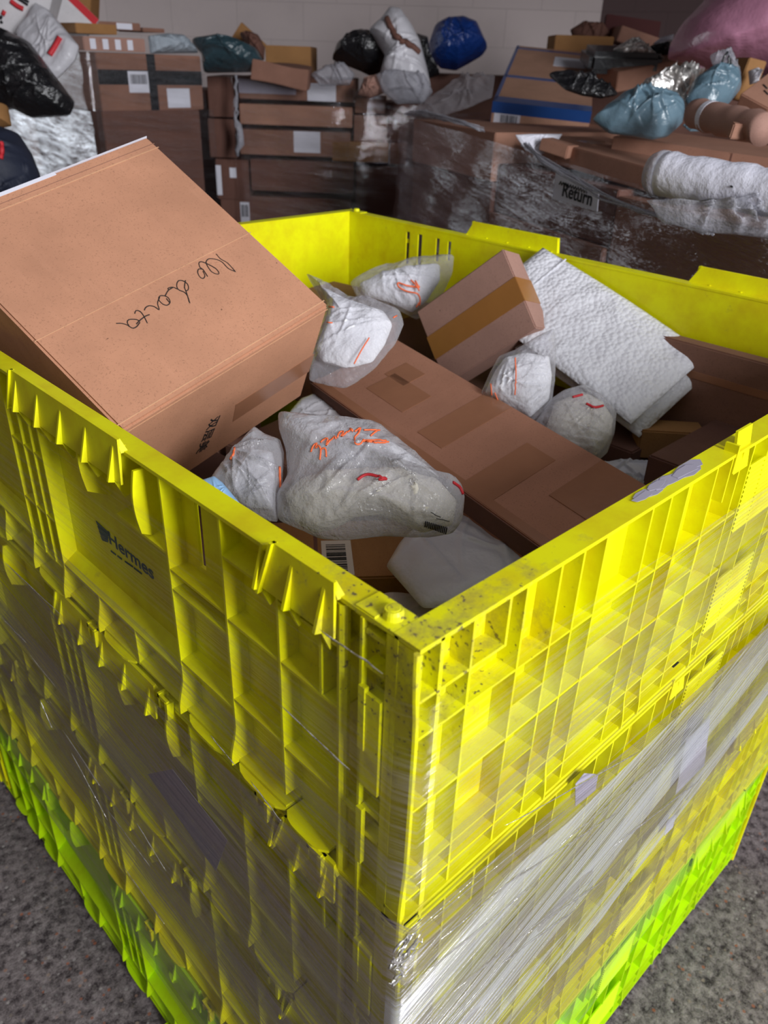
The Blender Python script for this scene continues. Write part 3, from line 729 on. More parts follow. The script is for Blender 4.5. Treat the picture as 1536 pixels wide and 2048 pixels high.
# bubble mailers
md = (.3782 * .965, .1941 * .965, .012)
def mailer(label, loc, rot, dims, mat='bubble_mailer', seed=0, wr=.0022, fold=True):
    X, Y, T = dims; bm = bmesh.new(); nx, ny = 60, 34; vs = {}
    me = bpy.data.meshes.new('padded_mailer'); V_ = []; F_ = []
    for side in (1, -1):
        for i in range(nx + 1):
            for j in range(ny + 1):
                u_, v_ = i / nx, j / ny; e = min(u_, 1 - u_) * X; e2 = min(v_, 1 - v_) * Y
                pr = min(1, e / .018) ** .5 * min(1, e2 / .018) ** .5
                z = side * (T / 2 * pr + .0012)
                if side > 0:
                    q = V((u_ * X * 26, v_ * Y * 26, seed)); z += wr * noise.noise(q) * pr + wr * .8 * (1 - abs(noise.noise(q * .55)) * 3) * pr
                bend = .012 * sin(pi * u_) * .5
                V_.append(((u_ - .5) * X, (v_ - .5) * Y, z + bend))
    for s_ in (0, 1):
        b = s_ * (nx + 1) * (ny + 1)
        for i in range(nx):
            for j in range(ny):
                a = b + i * (ny + 1) + j; f = [a, a + ny + 1, a + ny + 2, a + 1]; F_.append(f if s_ == 0 else f[::-1])
    K = (nx + 1) * (ny + 1)
    per = [i * (ny + 1) for i in range(nx + 1)] + [nx * (ny + 1) + j for j in range(1, ny + 1)] + [i * (ny + 1) + ny for i in range(nx - 1, -1, -1)] + [j for j in range(ny - 1, 0, -1)]
    for a, b in zip(per, per[1:] + per[:1]): F_.append([a, a + K, b + K, b])
    me.from_pydata(V_, [], F_); 
    for p in me.polygons: p.use_smooth = True
    me.materials.append(MATS[mat]); o = link('padded_mailer', me); o.location = loc; o.rotation_euler = rot; tag(o, label, 'mailer')
    if fold:
        m = MB(); m.box(-X * .5 + .055, -X * .5 + .058, -Y * .49, Y * .49, T / 2 + .004, T / 2 + .006); f = m.build('flap_edge', mat, o, bevel=.0005)
    return o
mailer('white bubble-wrap mailer leaning on the far wall at the right of the yellow box', tuple(CAM + (V((.9468, .5006, 1.0085)) - CAM) * .965), (.5033, .3152, -1.5608), md)
mailer('thick second white mailer directly beneath the white bubble-wrap mailer', (.912, .452, .985), (.50, .30, -1.555), (.33, .165, .02), seed=5)

UPN = V((-.25, -.25, .93))
def polybag(label, outline, z, n, thick, inner, content='white_cloth', film='bag_clear', seed=1, z_px=None, wr=.006, ith=.8, name='garment_bag'):
    cx = sum(q[0] for q in outline) / len(outline); cy = sum(q[1] for q in outline) / len(outline)
    p0 = on(2, z, *(z_px or (cx, cy))); n = V(n).normalized()
    root = empty(name, p0 - n * thick * .4); tag(root, label, 'bag', 'clear garment bags in the yellow box')
    a = cushion('clear_film', outline, p0, n, thick, film, seed=seed, wr=wr, wscale=24)
    reparent(a, root)
    b = cushion('folded_garment', inner, p0, n, thick * ith, content, seed=seed + 3, wr=wr * .9, wscale=30, back=.5)
    reparent(b, root)
    return root, a, b
r1, a1, _ = polybag('white garment in a clear bag draped over the far end of the long brown carton', [(612, 548), (640, 560), (700, 600), (745, 600), (800, 622), (808, 650), (790, 690), (752, 735), (715, 765), (690, 778), (618, 762), (622, 715), (640, 660), (655, 610), (640, 580)], 1.055, (-.45, -.35, .8), .030,
        [(640, 575), (700, 605), (770, 625), (785, 650), (770, 690), (745, 725), (690, 738), (645, 725), (632, 700), (650, 650), (660, 612)], seed=2)
strokes_on([a1], [[(659, 614), (668, 615)], [(655, 645), (664, 646)], [(738, 676), (725, 697), (712, 720), (708, 728)], [(786, 636), (793, 632)]], .0011, 'ink_orange', 'script_print', r1, .001)
r2, a2, _ = polybag('white garment in a clear bag with orange script, against the slotted far wall', [(700, 565), (735, 545), (790, 530), (830, 518), (908, 512), (905, 545), (890, 580), (860, 620), (835, 640), (800, 622), (760, 606), (715, 596)], 1.03, (-.5, -.4, .75), .034,
        [(718, 570), (760, 548), (820, 535), (880, 530), (880, 560), (855, 600), (825, 625), (780, 605), (730, 592)], seed=5)
strokes_on([a2], [[(838, 575), (815, 572), (797, 566), (796, 572), (812, 582), (835, 588), (840, 600), (838, 612)], [(822, 560), (832, 570), (838, 582)], [(838, 575), (830, 562)], [(832, 615), (838, 605)]], .0016, 'ink_orange', 'script_print', r2, .001)
r3, a3, _ = polybag('bright white garment in a clear bag standing between the taped carton and the bubble mailer', [(1108, 656), (1112, 700), (1110, 760), (1104, 805), (1088, 830), (1062, 850), (1035, 832), (1000, 812), (962, 786), (980, 745), (998, 712), (1030, 700), (1070, 675)], 1.0, (-.6, -.5, .55), .030,
        [(1098, 712), (1104, 750), (1098, 800), (1060, 835), (1010, 812), (970, 785), (990, 742), (1010, 715), (1050, 705)], seed=8)
strokes_on([a3], [[(982, 768), (984, 790)], [(990, 785), (1000, 805), (1020, 820)], [(1030, 715), (1032, 745), (1030, 790)], [(1015, 818), (1025, 828)]], .0010, 'ink_orange', 'script_print', r3, .001)
r4, a4, _ = polybag('cream garment in a cloudy bag, half in shade below the bubble mailer', [(1100, 800), (1125, 782), (1160, 772), (1200, 790), (1232, 828), (1228, 870), (1215, 905), (1185, 932), (1130, 905), (1085, 872), (1070, 845)], .95, (-.4, -.5, .7), .035,
        [(1110, 805), (1160, 785), (1205, 805), (1225, 840), (1222, 880), (1185, 920), (1130, 895), (1090, 860)], 'cream_cloth', 'bag_milky', seed=11)
strokes_on([a4], [[(1172, 808), (1190, 815), (1205, 812)], [(1145, 795), (1165, 790)]], .002, 'ink_red', 'script_print', r4, .001)
r5, a5, _ = polybag('large clear bag with orange script, holding cream garments, in front of the long carton', [(556, 825), (620, 832), (690, 834), (760, 850), (800, 880), (830, 905), (880, 950), (922, 962), (930, 990), (925, 1040), (905, 1068), (850, 1076), (770, 1072), (700, 1080), (640, 1078), (590, 1055), (556, 1040), (552, 990), (575, 950), (572, 900), (558, 860)], 1.0, (-.45, -.45, .77), .040,
        [(570, 990), (600, 958), (650, 945), (720, 938), (800, 940), (880, 962), (914, 1000), (905, 1050), (850, 1066), (800, 1044), (760, 1028), (700, 1034), (665, 1058), (625, 1066), (590, 1045)], 'cream_cloth', 'bag_milky', seed=14, wr=.008)
g5 = cushion('folded_garment', [(612, 925), (625, 890), (660, 862), (720, 868), (790, 890), (850, 930), (880, 955), (800, 935), (700, 932)], on(2, 1.0, 740, 905), (-.45, -.45, .77), .022, 'white_cloth', seed=24, wr=.006); reparent(g5, r5)
S2 = 3.572
scr = [[(330, 440), (345, 405), (372, 385), (365, 415), (385, 400), (400, 425), (395, 500)], [(395, 430), (430, 415), (440, 480)], [(400, 380), (420, 355), (450, 345), (440, 395), (470, 360), (500, 335), (510, 350)], [(520, 340), (530, 310), (560, 300), (545, 335), (570, 320), (585, 300)],
       [(590, 305), (620, 285), (630, 300), (610, 275)], [(640, 300), (680, 275), (660, 320), (640, 345), (650, 380), (680, 380), (700, 355)], [(700, 370), (800, 378), (880, 375)], [(700, 362), (860, 362)], [(705, 290), (760, 290), (815, 290)], [(800, 290), (775, 310), (750, 330)]]
strokes_on([a5], [[(530 + x / S2, 780 + y / S2) for x, y in st] for st in scr], .0011, 'ink_orange', 'script_print', r5, .0012)
strokes_on([a5], [[(715, 960), (735, 950), (770, 957)], [(757, 957), (772, 958)], [(905, 965), (918, 975), (924, 988)]], .0018, 'ink_red', 'script_print', r5, .001)
strokes_on([a5], [[(852 + k * 3.4, 1042 + k * 1.0), (850 + k * 3.4, 1053 + k * 1.1)] for k in range(13)], .0007, 'ink_black', 'barcode', r5, .0012, 4)
strokes_on([a5], [[(862, 1026), (880, 1034)], [(872, 1036), (898, 1043)]], .0004, 'ink_black', 'print', r5, .0012, 4)
r6, a6, _ = polybag('clear bag with a pointed corner, standing by the left wall beside the large carton', [(510, 853), (530, 868), (560, 878), (568, 905), (566, 960), (560, 1010), (556, 1045), (520, 1040), (470, 1010), (415, 972), (430, 945), (455, 915), (492, 872)], 1.0, (-.45, -.45, .77), .026,
        [(505, 900), (545, 905), (555, 950), (548, 1020), (500, 1015), (450, 985), (450, 950)], 'poly_white', 'bag_milky', seed=17, wr=.007)
strokes_on([a6], [[(470, 895), (462, 920)], [(558, 935), (559, 975)]], .0014, 'ink_orange', 'script_print', r6, .001)
c0 = cushion('folded_packet', [(404, 960), (428, 952), (445, 965), (478, 1004), (500, 1040), (440, 1020)], on(2, 1.0, 450, 985), (-.5, -.4, .7), .010, 'blue_light', seed=3, wr=.002); tag(c0, 'pale blue plastic packet tucked against the left rim', 'packet')
# lower layers
def flatpad(label, outline, z, n, thick, mat, seed, name='padded_mailer', cat='mailer', wr=.004):
    cx = sum(q[0] for q in outline) / len(outline); cy = sum(q[1] for q in outline) / len(outline)
    o = cushion(name, outline, on(2, z, cx, cy), n, thick, mat, seed=seed, wr=wr, power=9, wscale=20); tag(o, label, cat); return o
flatpad('pale flat padded mailer under the long carton near the front corner', [(772, 1132), (800, 1085), (880, 1010), (960, 985), (1060, 1080), (1090, 1120), (900, 1215), (845, 1215)], .86, (-.1, -.1, 1), .012, 'poly_white', 31)
flatpad('grey-white mailer lying lowest, right at the front corner', [(760, 1195), (900, 1198), (1000, 1190), (900, 1290), (790, 1280)], .80, (0, 0, 1), .012, 'poly_white', 33)
flatpad('white flat mailer wedged between the large carton and the long carton', [(560, 850), (600, 800), (625, 792), (700, 832), (760, 870), (640, 900)], .915, (-.2, -.2, 1), .010, 'poly_white', 35)
flatpad('crumpled white mailer in the shade at the right end of the long carton', [(1180, 935), (1235, 930), (1305, 926), (1318, 965), (1300, 1010), (1260, 1010)], .86, (-.3, -.2, 1), .012, 'poly_white', 37, wr=.01)
cb1 = carton('brown carton with a barcode label, deep at the front below the large clear bag', (.335, .47, .775), (0, .0, radians(-38)), (.26, .15, .09), 'kraft_ochre')
label_on(cb1, (.26, .15, .09), '+z', (.44, .04, .60, .62), 9, 'paper_cream', (.15, .1, .8, .9), False)
decal(cb1, (.26, .15, .09), '+z', (.40, 0, .42, 1), 'kraft_deep', 'crease', .0004)
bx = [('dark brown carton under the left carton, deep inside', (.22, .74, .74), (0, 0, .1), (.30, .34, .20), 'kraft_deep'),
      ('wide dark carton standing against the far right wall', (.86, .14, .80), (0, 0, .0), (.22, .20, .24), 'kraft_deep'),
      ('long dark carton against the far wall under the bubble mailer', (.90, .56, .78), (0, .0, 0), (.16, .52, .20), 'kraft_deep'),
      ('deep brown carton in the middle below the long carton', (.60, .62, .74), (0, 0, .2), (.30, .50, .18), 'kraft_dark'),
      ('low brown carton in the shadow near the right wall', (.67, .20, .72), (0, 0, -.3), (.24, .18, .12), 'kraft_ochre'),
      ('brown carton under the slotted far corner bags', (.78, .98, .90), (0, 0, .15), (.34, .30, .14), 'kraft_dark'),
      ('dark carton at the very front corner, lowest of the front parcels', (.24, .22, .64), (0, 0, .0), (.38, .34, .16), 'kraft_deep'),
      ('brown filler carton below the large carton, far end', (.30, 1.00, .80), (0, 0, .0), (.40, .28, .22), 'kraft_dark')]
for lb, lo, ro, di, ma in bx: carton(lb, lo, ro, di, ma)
o = carton('small brown carton with a lit top edge, at the right below the bubble mailer', tuple(on(2, .885, 1335, 880)), (0, 0, radians(-48)), (.105, .05, .05), 'kraft_ochre')
o = carton('tall flat brown carton upright against the far wall, right of the bubble mailer', (.972, .24, .88), (0, 0, 0), (.030, .40, .30), 'kraft_dark'); decal(o, (.030, .40, .30), '-x', (0, .82, 1, .86), 'tape_clear_brown', 'packing_tape')

# ================================================================== BACKGROUND: WRAPPED PILES
class Frame:
    def __init__(s, o, yaw): s.o = V(o); s.yaw = yaw; s.x = V((cos(yaw), sin(yaw), 0)); s.y = V((-sin(yaw), cos(yaw), 0))
    def hit(s, d, px, py):          # local x and z where the view ray meets the plane y = d
        p = onp(s.o + s.y * d, s.y, px, py); return (p - s.o).dot(s.x), p.z
    def world(s, x, y, z): return s.o + s.x * x + s.y * y + V((0, 0, z))
def face_box(fr, d, x0, y0, x1, y1, depth, label, mat='kraft_dark', group=None, z0=None, **k):
    xa, za = fr.hit(d, x0, y0); xb, zb = fr.hit(d, x1, y1)
    if z0 is not None: zb = z0
    dims = (xb - xa, depth, za - zb)
    return carton(label, fr.world((xa + xb) / 2, d + depth / 2, (za + zb) / 2), (0, 0, fr.yaw), dims, mat, group=group, **k), dims
def film_sheet(name_label, pts, rows, mat, seed, amp=.01, group=None):
    # vertical curtain of film following a polyline of ground points with top and bottom heights
    vs = []; fs = []; uvs = []; n = 0; s = 0
    P = []
    for (a, za, ba), (b, zb_, bb) in zip(pts, pts[1:]):
        k = max(2, int((b - a).length / .03))
        for i in range(k + (1 if b is pts[-1][0] else 0)): t = i / k; P.append((a.lerp(b, t), za + (zb_ - za) * t, ba + (bb - ba) * t, (b - a).normalized()))
    for i, (p, zt, zb, dr) in enumerate(P):
        if i: s += (V((p.x, p.y, 0)) - V((P[i - 1][0].x, P[i - 1][0].y, 0))).length
        nn = V((dr.y, -dr.x, 0))
        for j in range(rows + 1):
            z = zt + (zb - zt) * j / rows; d = noise.noise(V((s * 7, z * 16, seed))) * amp
            vs.append((p.x + nn.x * d, p.y + nn.y * d, z)); uvs.append((s + seed, z + s * .1))
    for i in range(len(P) - 1):
        for j in range(rows): a = i * (rows + 1) + j; fs.append([a, a + 1, a + rows + 2, a + rows + 1])
    c = V(vs[0]); me = bpy.data.meshes.new('stretch_film'); me.from_pydata([tuple(V(v) - c) for v in vs], [], fs)
    ul = me.uv_layers.new(name='UVMap')
    for l in me.loops: ul.data[l.index].uv = uvs[l.vertex_index]
    for p in me.polygons: p.use_smooth = True
    me.materials.append(MATS[mat]); o = link('stretch_film', me); o.location = c; tag(o, name_label, 'stretch film'); return o

# ---- left pile
FA = Frame((1.2, 2.81, 0), 0)
GA = 'cartons of the left wrapped pile'
o, d = face_box(FA, 0, 190, 105, 408, 219, .5, 'brown carton crossed by glossy black tape, on the left pile', 'kraft_dark')
decal(o, d, '-y', (0, .46, 1, .72), 'tape_black', 'black_tape'); decal(o, d, '-y', (.46, 0, .54, 1), 'tape_black', 'black_tape', .0012)
label_on(o, d, '-y', (.27, .32, .47, .70), 4, 'paper', (.1, .4, .9, .85)); label_on(o, d, '-y', (.63, .04, .86, .40), 5, 'paper', None)
o2, d2 = face_box(FA, .0, 203, 222, 418, 480, .6, 'tall plain brown carton under the black-taped carton', 'kraft_deep', z0=.02)
o3, d3 = face_box(FA, 1.0, 60, 222, 203, 470, .3, 'brown carton behind the left face of the left pile', 'kraft_dark', z0=.02)
o, d = face_box(FA, .04, 165, 72, 292, 105, .3, 'reddish carton with pale stripes on top of the left pile', 'kraft_pink')
for k in range(4): decal(o, d, '-y', (.10 + k * .2, .12, .19 + k * .2, .86), 'paper', 'pale_stripe')
o, d = face_box(FA, .10, 150, 45, 235, 70, .2, 'flat ochre carton lying on the striped carton', 'kraft_ochre')
o, d = face_box(FA, .16, 182, 41, 282, 62, .22, 'flat carton with a white label behind the flat ochre carton', 'kraft_dark'); decal(o, d, '-y', (.5, .1, .82, .9), 'paper', 'paper_label')
o, d = face_box(FA, .22, 285, 55, 330, 66, .2, 'thin brown carton sticking out behind the bubble-wrapped packet', 'kraft_dark')
c = cushion('bubble_wrap_packet', [(296, 72), (330, 67), (365, 70), (385, 90), (396, 106), (300, 107)], FA.world(.45, .06, 1.42), (0, -1, .25), .05, 'bubble_film', seed=41, wr=.008); tag(c, 'bluish bubble-wrapped packet on the right of the left pile', 'packet')
# left face of the pile and its bright film
xa = FA.world(0, 0, 0)
z105 = FA.hit(0, 190, 105)[1]; z222 = FA.hit(0, 190, 222)[1]
carton('dark carton behind shiny film on the left face of the left pile', FA.world(.13, .79, (z105 + z222) / 2), (0, 0, 0), (.26, .55, z105 - z222 - .01), 'kraft_deep')
carton('brown carton behind pale film low on the left face', FA.world(.13, .79, z222 / 2), (0, 0, 0), (.26, .34, z222 - .02), 'kraft_dark')
film_sheet('bright crumpled film over the left side of the left pile', [(FA.world(-.015, 1.0, 0), z222 - .01, .5), (FA.world(-.015, -.012, 0), z222, .5)], 24, 'film_bright', 2, .012)
film_sheet('clear film around the black-taped carton', [(FA.world(-.02, .9, 0), z105 + .02, z222), (FA.world(-.02, -.02, 0), z105, z222), (FA.world(.47, -.02, 0), z105 - .01, z222)], 14, 'film_bg', 3, .008)
film_sheet('dull film over the tall plain carton', [(FA.world(0, -.02, 0), z222, .3), (FA.world(.50, -.02, 0), z222, .3)], 18, 'film_bg', 4, .008)
# things heaped at the far left
wb = V((0, 0, 0))
wp = [(34, 70), (75, 8), (98, 20), (158, 92), (150, 120), (120, 150), (100, 165)]
c = cushion('mailer_bag', wp, at(3.0, 95, 90), (-FWD * .8 + V((0, 0, .5)) - RGT * .2), .03, 'poly_white', seed=43, wr=.006, power=8); tag(c, 'white mailer bag with a red stripe, leaning at the top left', 'mailer')
strokes_on([c], [[(121, 75), (113, 90), (100, 110)]], .010, 'ink_red', 'red_stripe', c, .002)
p = at(2.9, 30, 20)
WBD = (.26, .12, .24); o = carton('white printed carton cut by the top left corner of the view', tuple(at(3.15, 22, 16)), (0.0, radians(25), radians(-40)), WBD, 'white_card')
strokes_on([o], [[(22, 2), (35, 12), (47, 18)]], .008, 'ink_red', 'red_print', o, .002); strokes_on([o], [[(34, -4), (56, 10)], [(44, -4), (58, 4)]], .004, 'ink_black', 'lettering', o, .002)
strokes_on([o], [[(10, 22), (6, 30)]], .007, 'ink_red', 'red_print', o, .002); strokes_on([o], [[(4, 32), (1, 38)], [(2, 42), (5, 47)]], .005, 'ink_black', 'print', o, .002)
o = carton('brown carton hanging over the striped carton at the top left', tuple(at(3.6, 150, 8)), (radians(6), radians(12), radians(-40)), (.15, .14, .14), 'kraft_ochre')
RD = (.30, .02, .16); o = carton('white flat carton with a red edge behind the white mailer bag', tuple(at(3.4, 103, 10)), (radians(-10), radians(42), radians(-45)), RD, 'white_card', name='flat_carton')
decal(o, RD, '-y', (0, .84, 1, 1), 'ink_red', 'red_edge'); decal(o, RD, '-y', (.2, .35, .45, .5), 'yellow_print', 'yellow_print')
for (pts, dep, mt, lb, sd, th) in (([(-40, 70), (10, 62), (60, 85), (110, 150), (150, 205), (140, 230), (60, 235), (20, 215), (-40, 230)], 2.75, 'poly_black', 'glossy black film-covered bundle at the far left', 51, .10),
                               ([(-60, 250), (0, 252), (35, 265), (60, 300), (78, 345), (80, 420), (-60, 430)], 2.2, 'poly_navy', 'rounded dark navy bag with red print at the left edge', 52, .10),
                               ([(-40, 215), (15, 212), (22, 250), (-40, 262)], 2.5, 'kraft_ochre', 'ochre paper bundle between the navy bag and the black bundle', 53, .05)):
    cx = sum(q[0] for q in pts) / len(pts); cy = sum(q[1] for q in pts) / len(pts)
    c = cushion('plastic_bag', pts, at(dep, cx, cy), -FWD * .9 + V((0, 0, .4)), th, mt, seed=sd, wr=.03, wscale=9, power=3); tag(c, lb, 'bag')
    if sd == 52: strokes_on([c], [[(2, 282), (3, 300), (1, 318)]], .006, 'ink_red', 'red_print', c, .002)
carton('brown carton stack foot behind the navy bag', tuple(W(2.75, -1.72, .45)), (0, 0, YAW), (.7, .5, .9), 'kraft_deep')

# ---- middle pile
FB = Frame(W(3.7, 0, 0), YAW)
def fbx(*a, **k): return face_box(FB, *a, **k)
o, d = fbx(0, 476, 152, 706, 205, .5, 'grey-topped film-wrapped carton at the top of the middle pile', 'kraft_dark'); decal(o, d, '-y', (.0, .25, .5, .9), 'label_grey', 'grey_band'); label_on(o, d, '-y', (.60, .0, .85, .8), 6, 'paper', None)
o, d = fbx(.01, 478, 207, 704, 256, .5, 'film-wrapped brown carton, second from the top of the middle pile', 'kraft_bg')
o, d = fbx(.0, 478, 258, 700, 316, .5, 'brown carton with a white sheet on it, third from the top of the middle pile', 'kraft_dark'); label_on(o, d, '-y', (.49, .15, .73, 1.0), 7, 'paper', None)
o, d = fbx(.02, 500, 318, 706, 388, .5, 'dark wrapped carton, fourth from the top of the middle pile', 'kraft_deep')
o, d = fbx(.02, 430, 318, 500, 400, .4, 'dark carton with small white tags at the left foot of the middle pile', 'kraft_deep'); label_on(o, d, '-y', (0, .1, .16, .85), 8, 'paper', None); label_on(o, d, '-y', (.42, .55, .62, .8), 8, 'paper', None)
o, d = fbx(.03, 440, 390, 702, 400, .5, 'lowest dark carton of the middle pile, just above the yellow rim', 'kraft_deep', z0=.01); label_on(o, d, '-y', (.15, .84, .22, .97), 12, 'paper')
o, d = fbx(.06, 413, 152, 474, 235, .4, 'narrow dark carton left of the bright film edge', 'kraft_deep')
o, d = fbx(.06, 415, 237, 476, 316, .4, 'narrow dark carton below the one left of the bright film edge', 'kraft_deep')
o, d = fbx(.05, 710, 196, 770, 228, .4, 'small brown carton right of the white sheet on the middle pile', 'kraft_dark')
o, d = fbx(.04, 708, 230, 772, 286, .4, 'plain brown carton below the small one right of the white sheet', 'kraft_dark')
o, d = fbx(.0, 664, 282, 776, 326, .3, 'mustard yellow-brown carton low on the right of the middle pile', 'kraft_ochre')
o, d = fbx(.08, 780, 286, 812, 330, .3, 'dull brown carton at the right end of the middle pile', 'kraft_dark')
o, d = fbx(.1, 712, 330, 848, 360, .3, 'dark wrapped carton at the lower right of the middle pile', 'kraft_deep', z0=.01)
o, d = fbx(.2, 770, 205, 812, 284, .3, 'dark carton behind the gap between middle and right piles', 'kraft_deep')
# on top
o, d = fbx(.25, 530, 90, 622, 152, .3, 'open brown carton standing on the middle pile', 'kraft_ochre')
o = carton('crumpled film-wrapped brown parcel in front of the open carton', tuple(at(3.62, 565, 148)), (0, radians(6), YAW), (.22, .2, .07), 'kraft_dark', warp=.012, seed=3)
o = carton('brown carton flap pointing up beside the dark teal bag', tuple(at(3.95, 495, 88)), (0, radians(38), YAW), (.13, .02, .1), 'kraft_ochre', name='carton_flap')
def bgbag(pts, dep, mt, lb, sd, th=.07, wr=.015, nrm=None, name='plastic_bag', cat='bag', power=2.4, ws=14):
    cx = sum(q[0] for q in pts) / len(pts); cy = sum(q[1] for q in pts) / len(pts)
    c = cushion(name, pts, at(dep, cx, cy), nrm or (-FWD + V((0, 0, .35))), th, mt, seed=sd, wr=wr, wscale=ws, power=power); tag(c, lb, cat); return c
bgbag([(384, 85), (400, 82), (440, 74), (470, 82), (515, 100), (528, 125), (515, 142), (408, 144), (404, 110)], 3.6, 'poly_teal', 'dark teal polythene bag on the left of the middle pile', 61, .12)
bgbag([(480, 70), (500, 66), (518, 72), (530, 95), (528, 120), (505, 110)], 3.85, 'kraft_deep', 'dark brown rounded bundle behind the dark teal bag', 62)
bgbag([(664, 118), (672, 95), (700, 72), (738, 66), (775, 90), (785, 112), (760, 145), (740, 150), (720, 140)], 3.8, 'poly_black', 'shiny black bag left of the tall white sack', 63, .14)
c = bgbag([(738, 60), (760, 40), (778, 16), (800, 18), (822, 50), (840, 85), (855, 140), (862, 175), (848, 205), (800, 205), (775, 180), (760, 150), (770, 110), (750, 80)], 3.65, 'poly_white', 'tall white sack with a brown strap on the middle pile', 64, .12)
strokes_on([c], [[(775, 38), (784, 58), (800, 80), (820, 90), (836, 105)]], .012, 'kraft_deep', 'strap', c, .004)
cf = bgbag([(752, 150), (790, 140), (850, 150), (866, 185), (845, 208), (795, 208), (765, 185)], 3.5, 'clear_glossy', 'loose clear film bunched at the foot of the white sack', 65, .06, .03, name='film_bundle', cat='stretch film')
bgbag([(858, 85), (868, 55), (890, 42), (925, 38), (955, 52), (965, 75), (975, 95), (965, 110), (940, 125), (912, 140), (880, 135), (862, 115)], 4.3, 'poly_blue', 'bright blue refuse bag right of the white sack', 66, .16)
bgbag([(832, 68), (855, 75), (862, 120), (880, 150), (850, 160), (838, 110)], 4.1, 'poly_black', 'small black bag squeezed between the white sack and the blue bag', 67, .08)
bgbag([(622, 150), (650, 135), (690, 128), (710, 150), (700, 170), (640, 172)], 3.6, 'film_bg' if False else 'clear_glossy', 'crumpled clear film lying on top of the middle pile', 68, .05, .03, name='film_bundle', cat='stretch film')
c = bgbag([(728, 158), (752, 150), (770, 185), (740, 196), (715, 190)], 3.55, 'kraft_pink', 'pinkish paper parcel at the right shoulder of the middle pile', 69, .05, name='paper_parcel', cat='parcel')
zt = FB.hit(0, 476, 148)[1]
film_sheet('crumpled clear film around the middle pile of cartons', [(FB.world(-.80, .25, 0), zt - .02, .4), (FB.world(-.68, -.03, 0), zt, .4), (FB.world(-.15, -.03, 0), zt - .04, .4), (FB.world(.18, .06, 0), zt - .12, .4)], 34, 'film_bg', 7, .014)
ed = MB(); rnd = random.Random(8)
for k in range(3): 
    P = []; 
    for j in range(14): P.append(at(3.62, 472 + rnd.uniform(-4, 4) + (10 * math.exp(-((j - 10) / 2.) ** 2)), 150 + j * 12.5))
    ed.tube(P, [.002 + .004 * rnd.random() + (.012 * math.exp(-((j - 10) / 2.) ** 2)) for j in range(14)], 5)
P0 = sum(ed.v, V()) / len(ed.v)
o = ed.build('film_roll_edge', 'clear_glossy', None, smooth=True, origin=P0); tag(o, 'bunched shiny film edge down the left corner of the middle pile', 'stretch film')

# ---- right pile
CO = W(2.9, .04, 0); FC = Frame(CO, YAW - 1.1275)
GC = 'wrapped cartons of the right pile front'
cols = [(0, .52, 1.25), (.52, 1.05, 1.172), (1.05, 1.75, 1.160)]
names = ['left end', 'middle', 'right end']; rown = ['top', 'second', 'third', 'lowest']
for ci, (x0, x1, zt_) in enumerate(cols):
    hs = [zt_, zt_ - .13, zt_ - .40, zt_ - .72, .01] if ci < 2 else [zt_ , zt_ - .18, zt_ - .42, zt_ - .75, .01]
    for ri in range(4):
        z1_, z0_ = hs[ri] - .003, hs[ri + 1]
        lb = '%s film-wrapped carton of the right pile front, at its %s' % (rown[ri], names[ci])
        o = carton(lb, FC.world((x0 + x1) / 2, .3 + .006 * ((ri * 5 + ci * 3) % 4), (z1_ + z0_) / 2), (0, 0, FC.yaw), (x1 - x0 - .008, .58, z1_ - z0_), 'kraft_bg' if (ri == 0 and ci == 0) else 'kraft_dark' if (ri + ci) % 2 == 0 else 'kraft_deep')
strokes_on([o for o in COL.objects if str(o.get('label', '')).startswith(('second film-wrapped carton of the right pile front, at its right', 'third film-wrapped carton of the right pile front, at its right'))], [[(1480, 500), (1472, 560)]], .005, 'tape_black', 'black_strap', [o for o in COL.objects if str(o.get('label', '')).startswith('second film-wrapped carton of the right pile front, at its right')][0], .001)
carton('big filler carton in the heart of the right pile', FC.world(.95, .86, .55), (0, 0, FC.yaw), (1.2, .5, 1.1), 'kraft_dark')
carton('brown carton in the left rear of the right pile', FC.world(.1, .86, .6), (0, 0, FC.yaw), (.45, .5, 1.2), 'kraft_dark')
film_sheet('dull clear film stretched along the front of the right pile', [(FC.world(-.03, .5, 0), 1.27, .35), (FC.world(-.02, -.035, 0), 1.26, .35), (FC.world(1.8, -.035, 0), 1.17, .35)], 30, 'film_bg', 11, .014)
# film draped over the edge, running diagonally down to the right
def rope(label, pts, w_, seed, mat='clear_glossy', name='film_bundle', z=None):
    m = MB(); rnd = random.Random(seed)
    for k in range(14):
        P = []; R = []
        for (px, py, dep) in pts:
            a = at(dep, px, py); P.append(a + V((rnd.uniform(-1, 1), rnd.uniform(-1, 1), rnd.uniform(-.7, .7))) * w_)
            R.append(.0008 + w_ * .16 * rnd.random())
        m.tube(P, R, 6)
    c_ = sum(m.v, V()) / len(m.v); o = m.build(name, mat, None, smooth=True, origin=c_); tag(o, label, 'stretch film'); return o
rope('shiny crumpled film rope along the left top edge of the right pile', [(815, 228, 2.80), (850, 226, 2.72), (885, 236, 2.62), (920, 244, 2.52), (960, 258, 2.42)], .012, 3)
bgbag([(818, 224), (855, 196), (905, 166), (960, 150), (990, 150), (984, 195), (940, 215), (890, 232), (850, 236)], 2.8, 'film_sheer', 'loose sheer film draped from the right pile corner up to the blue-taped carton', 86, .012, .02, -FWD + V((0, 0, 1.2)), name='film_sheet', cat='stretch film', ws=24)
rope('twisted film running from the white packet down over the sign', [(1050, 290, 2.16), (1090, 325, 2.05), (1150, 360, 1.92), (1210, 395, 1.78), (1280, 420, 1.68), (1350, 440, 1.58), (1420, 462, 1.5)], .009, 5)
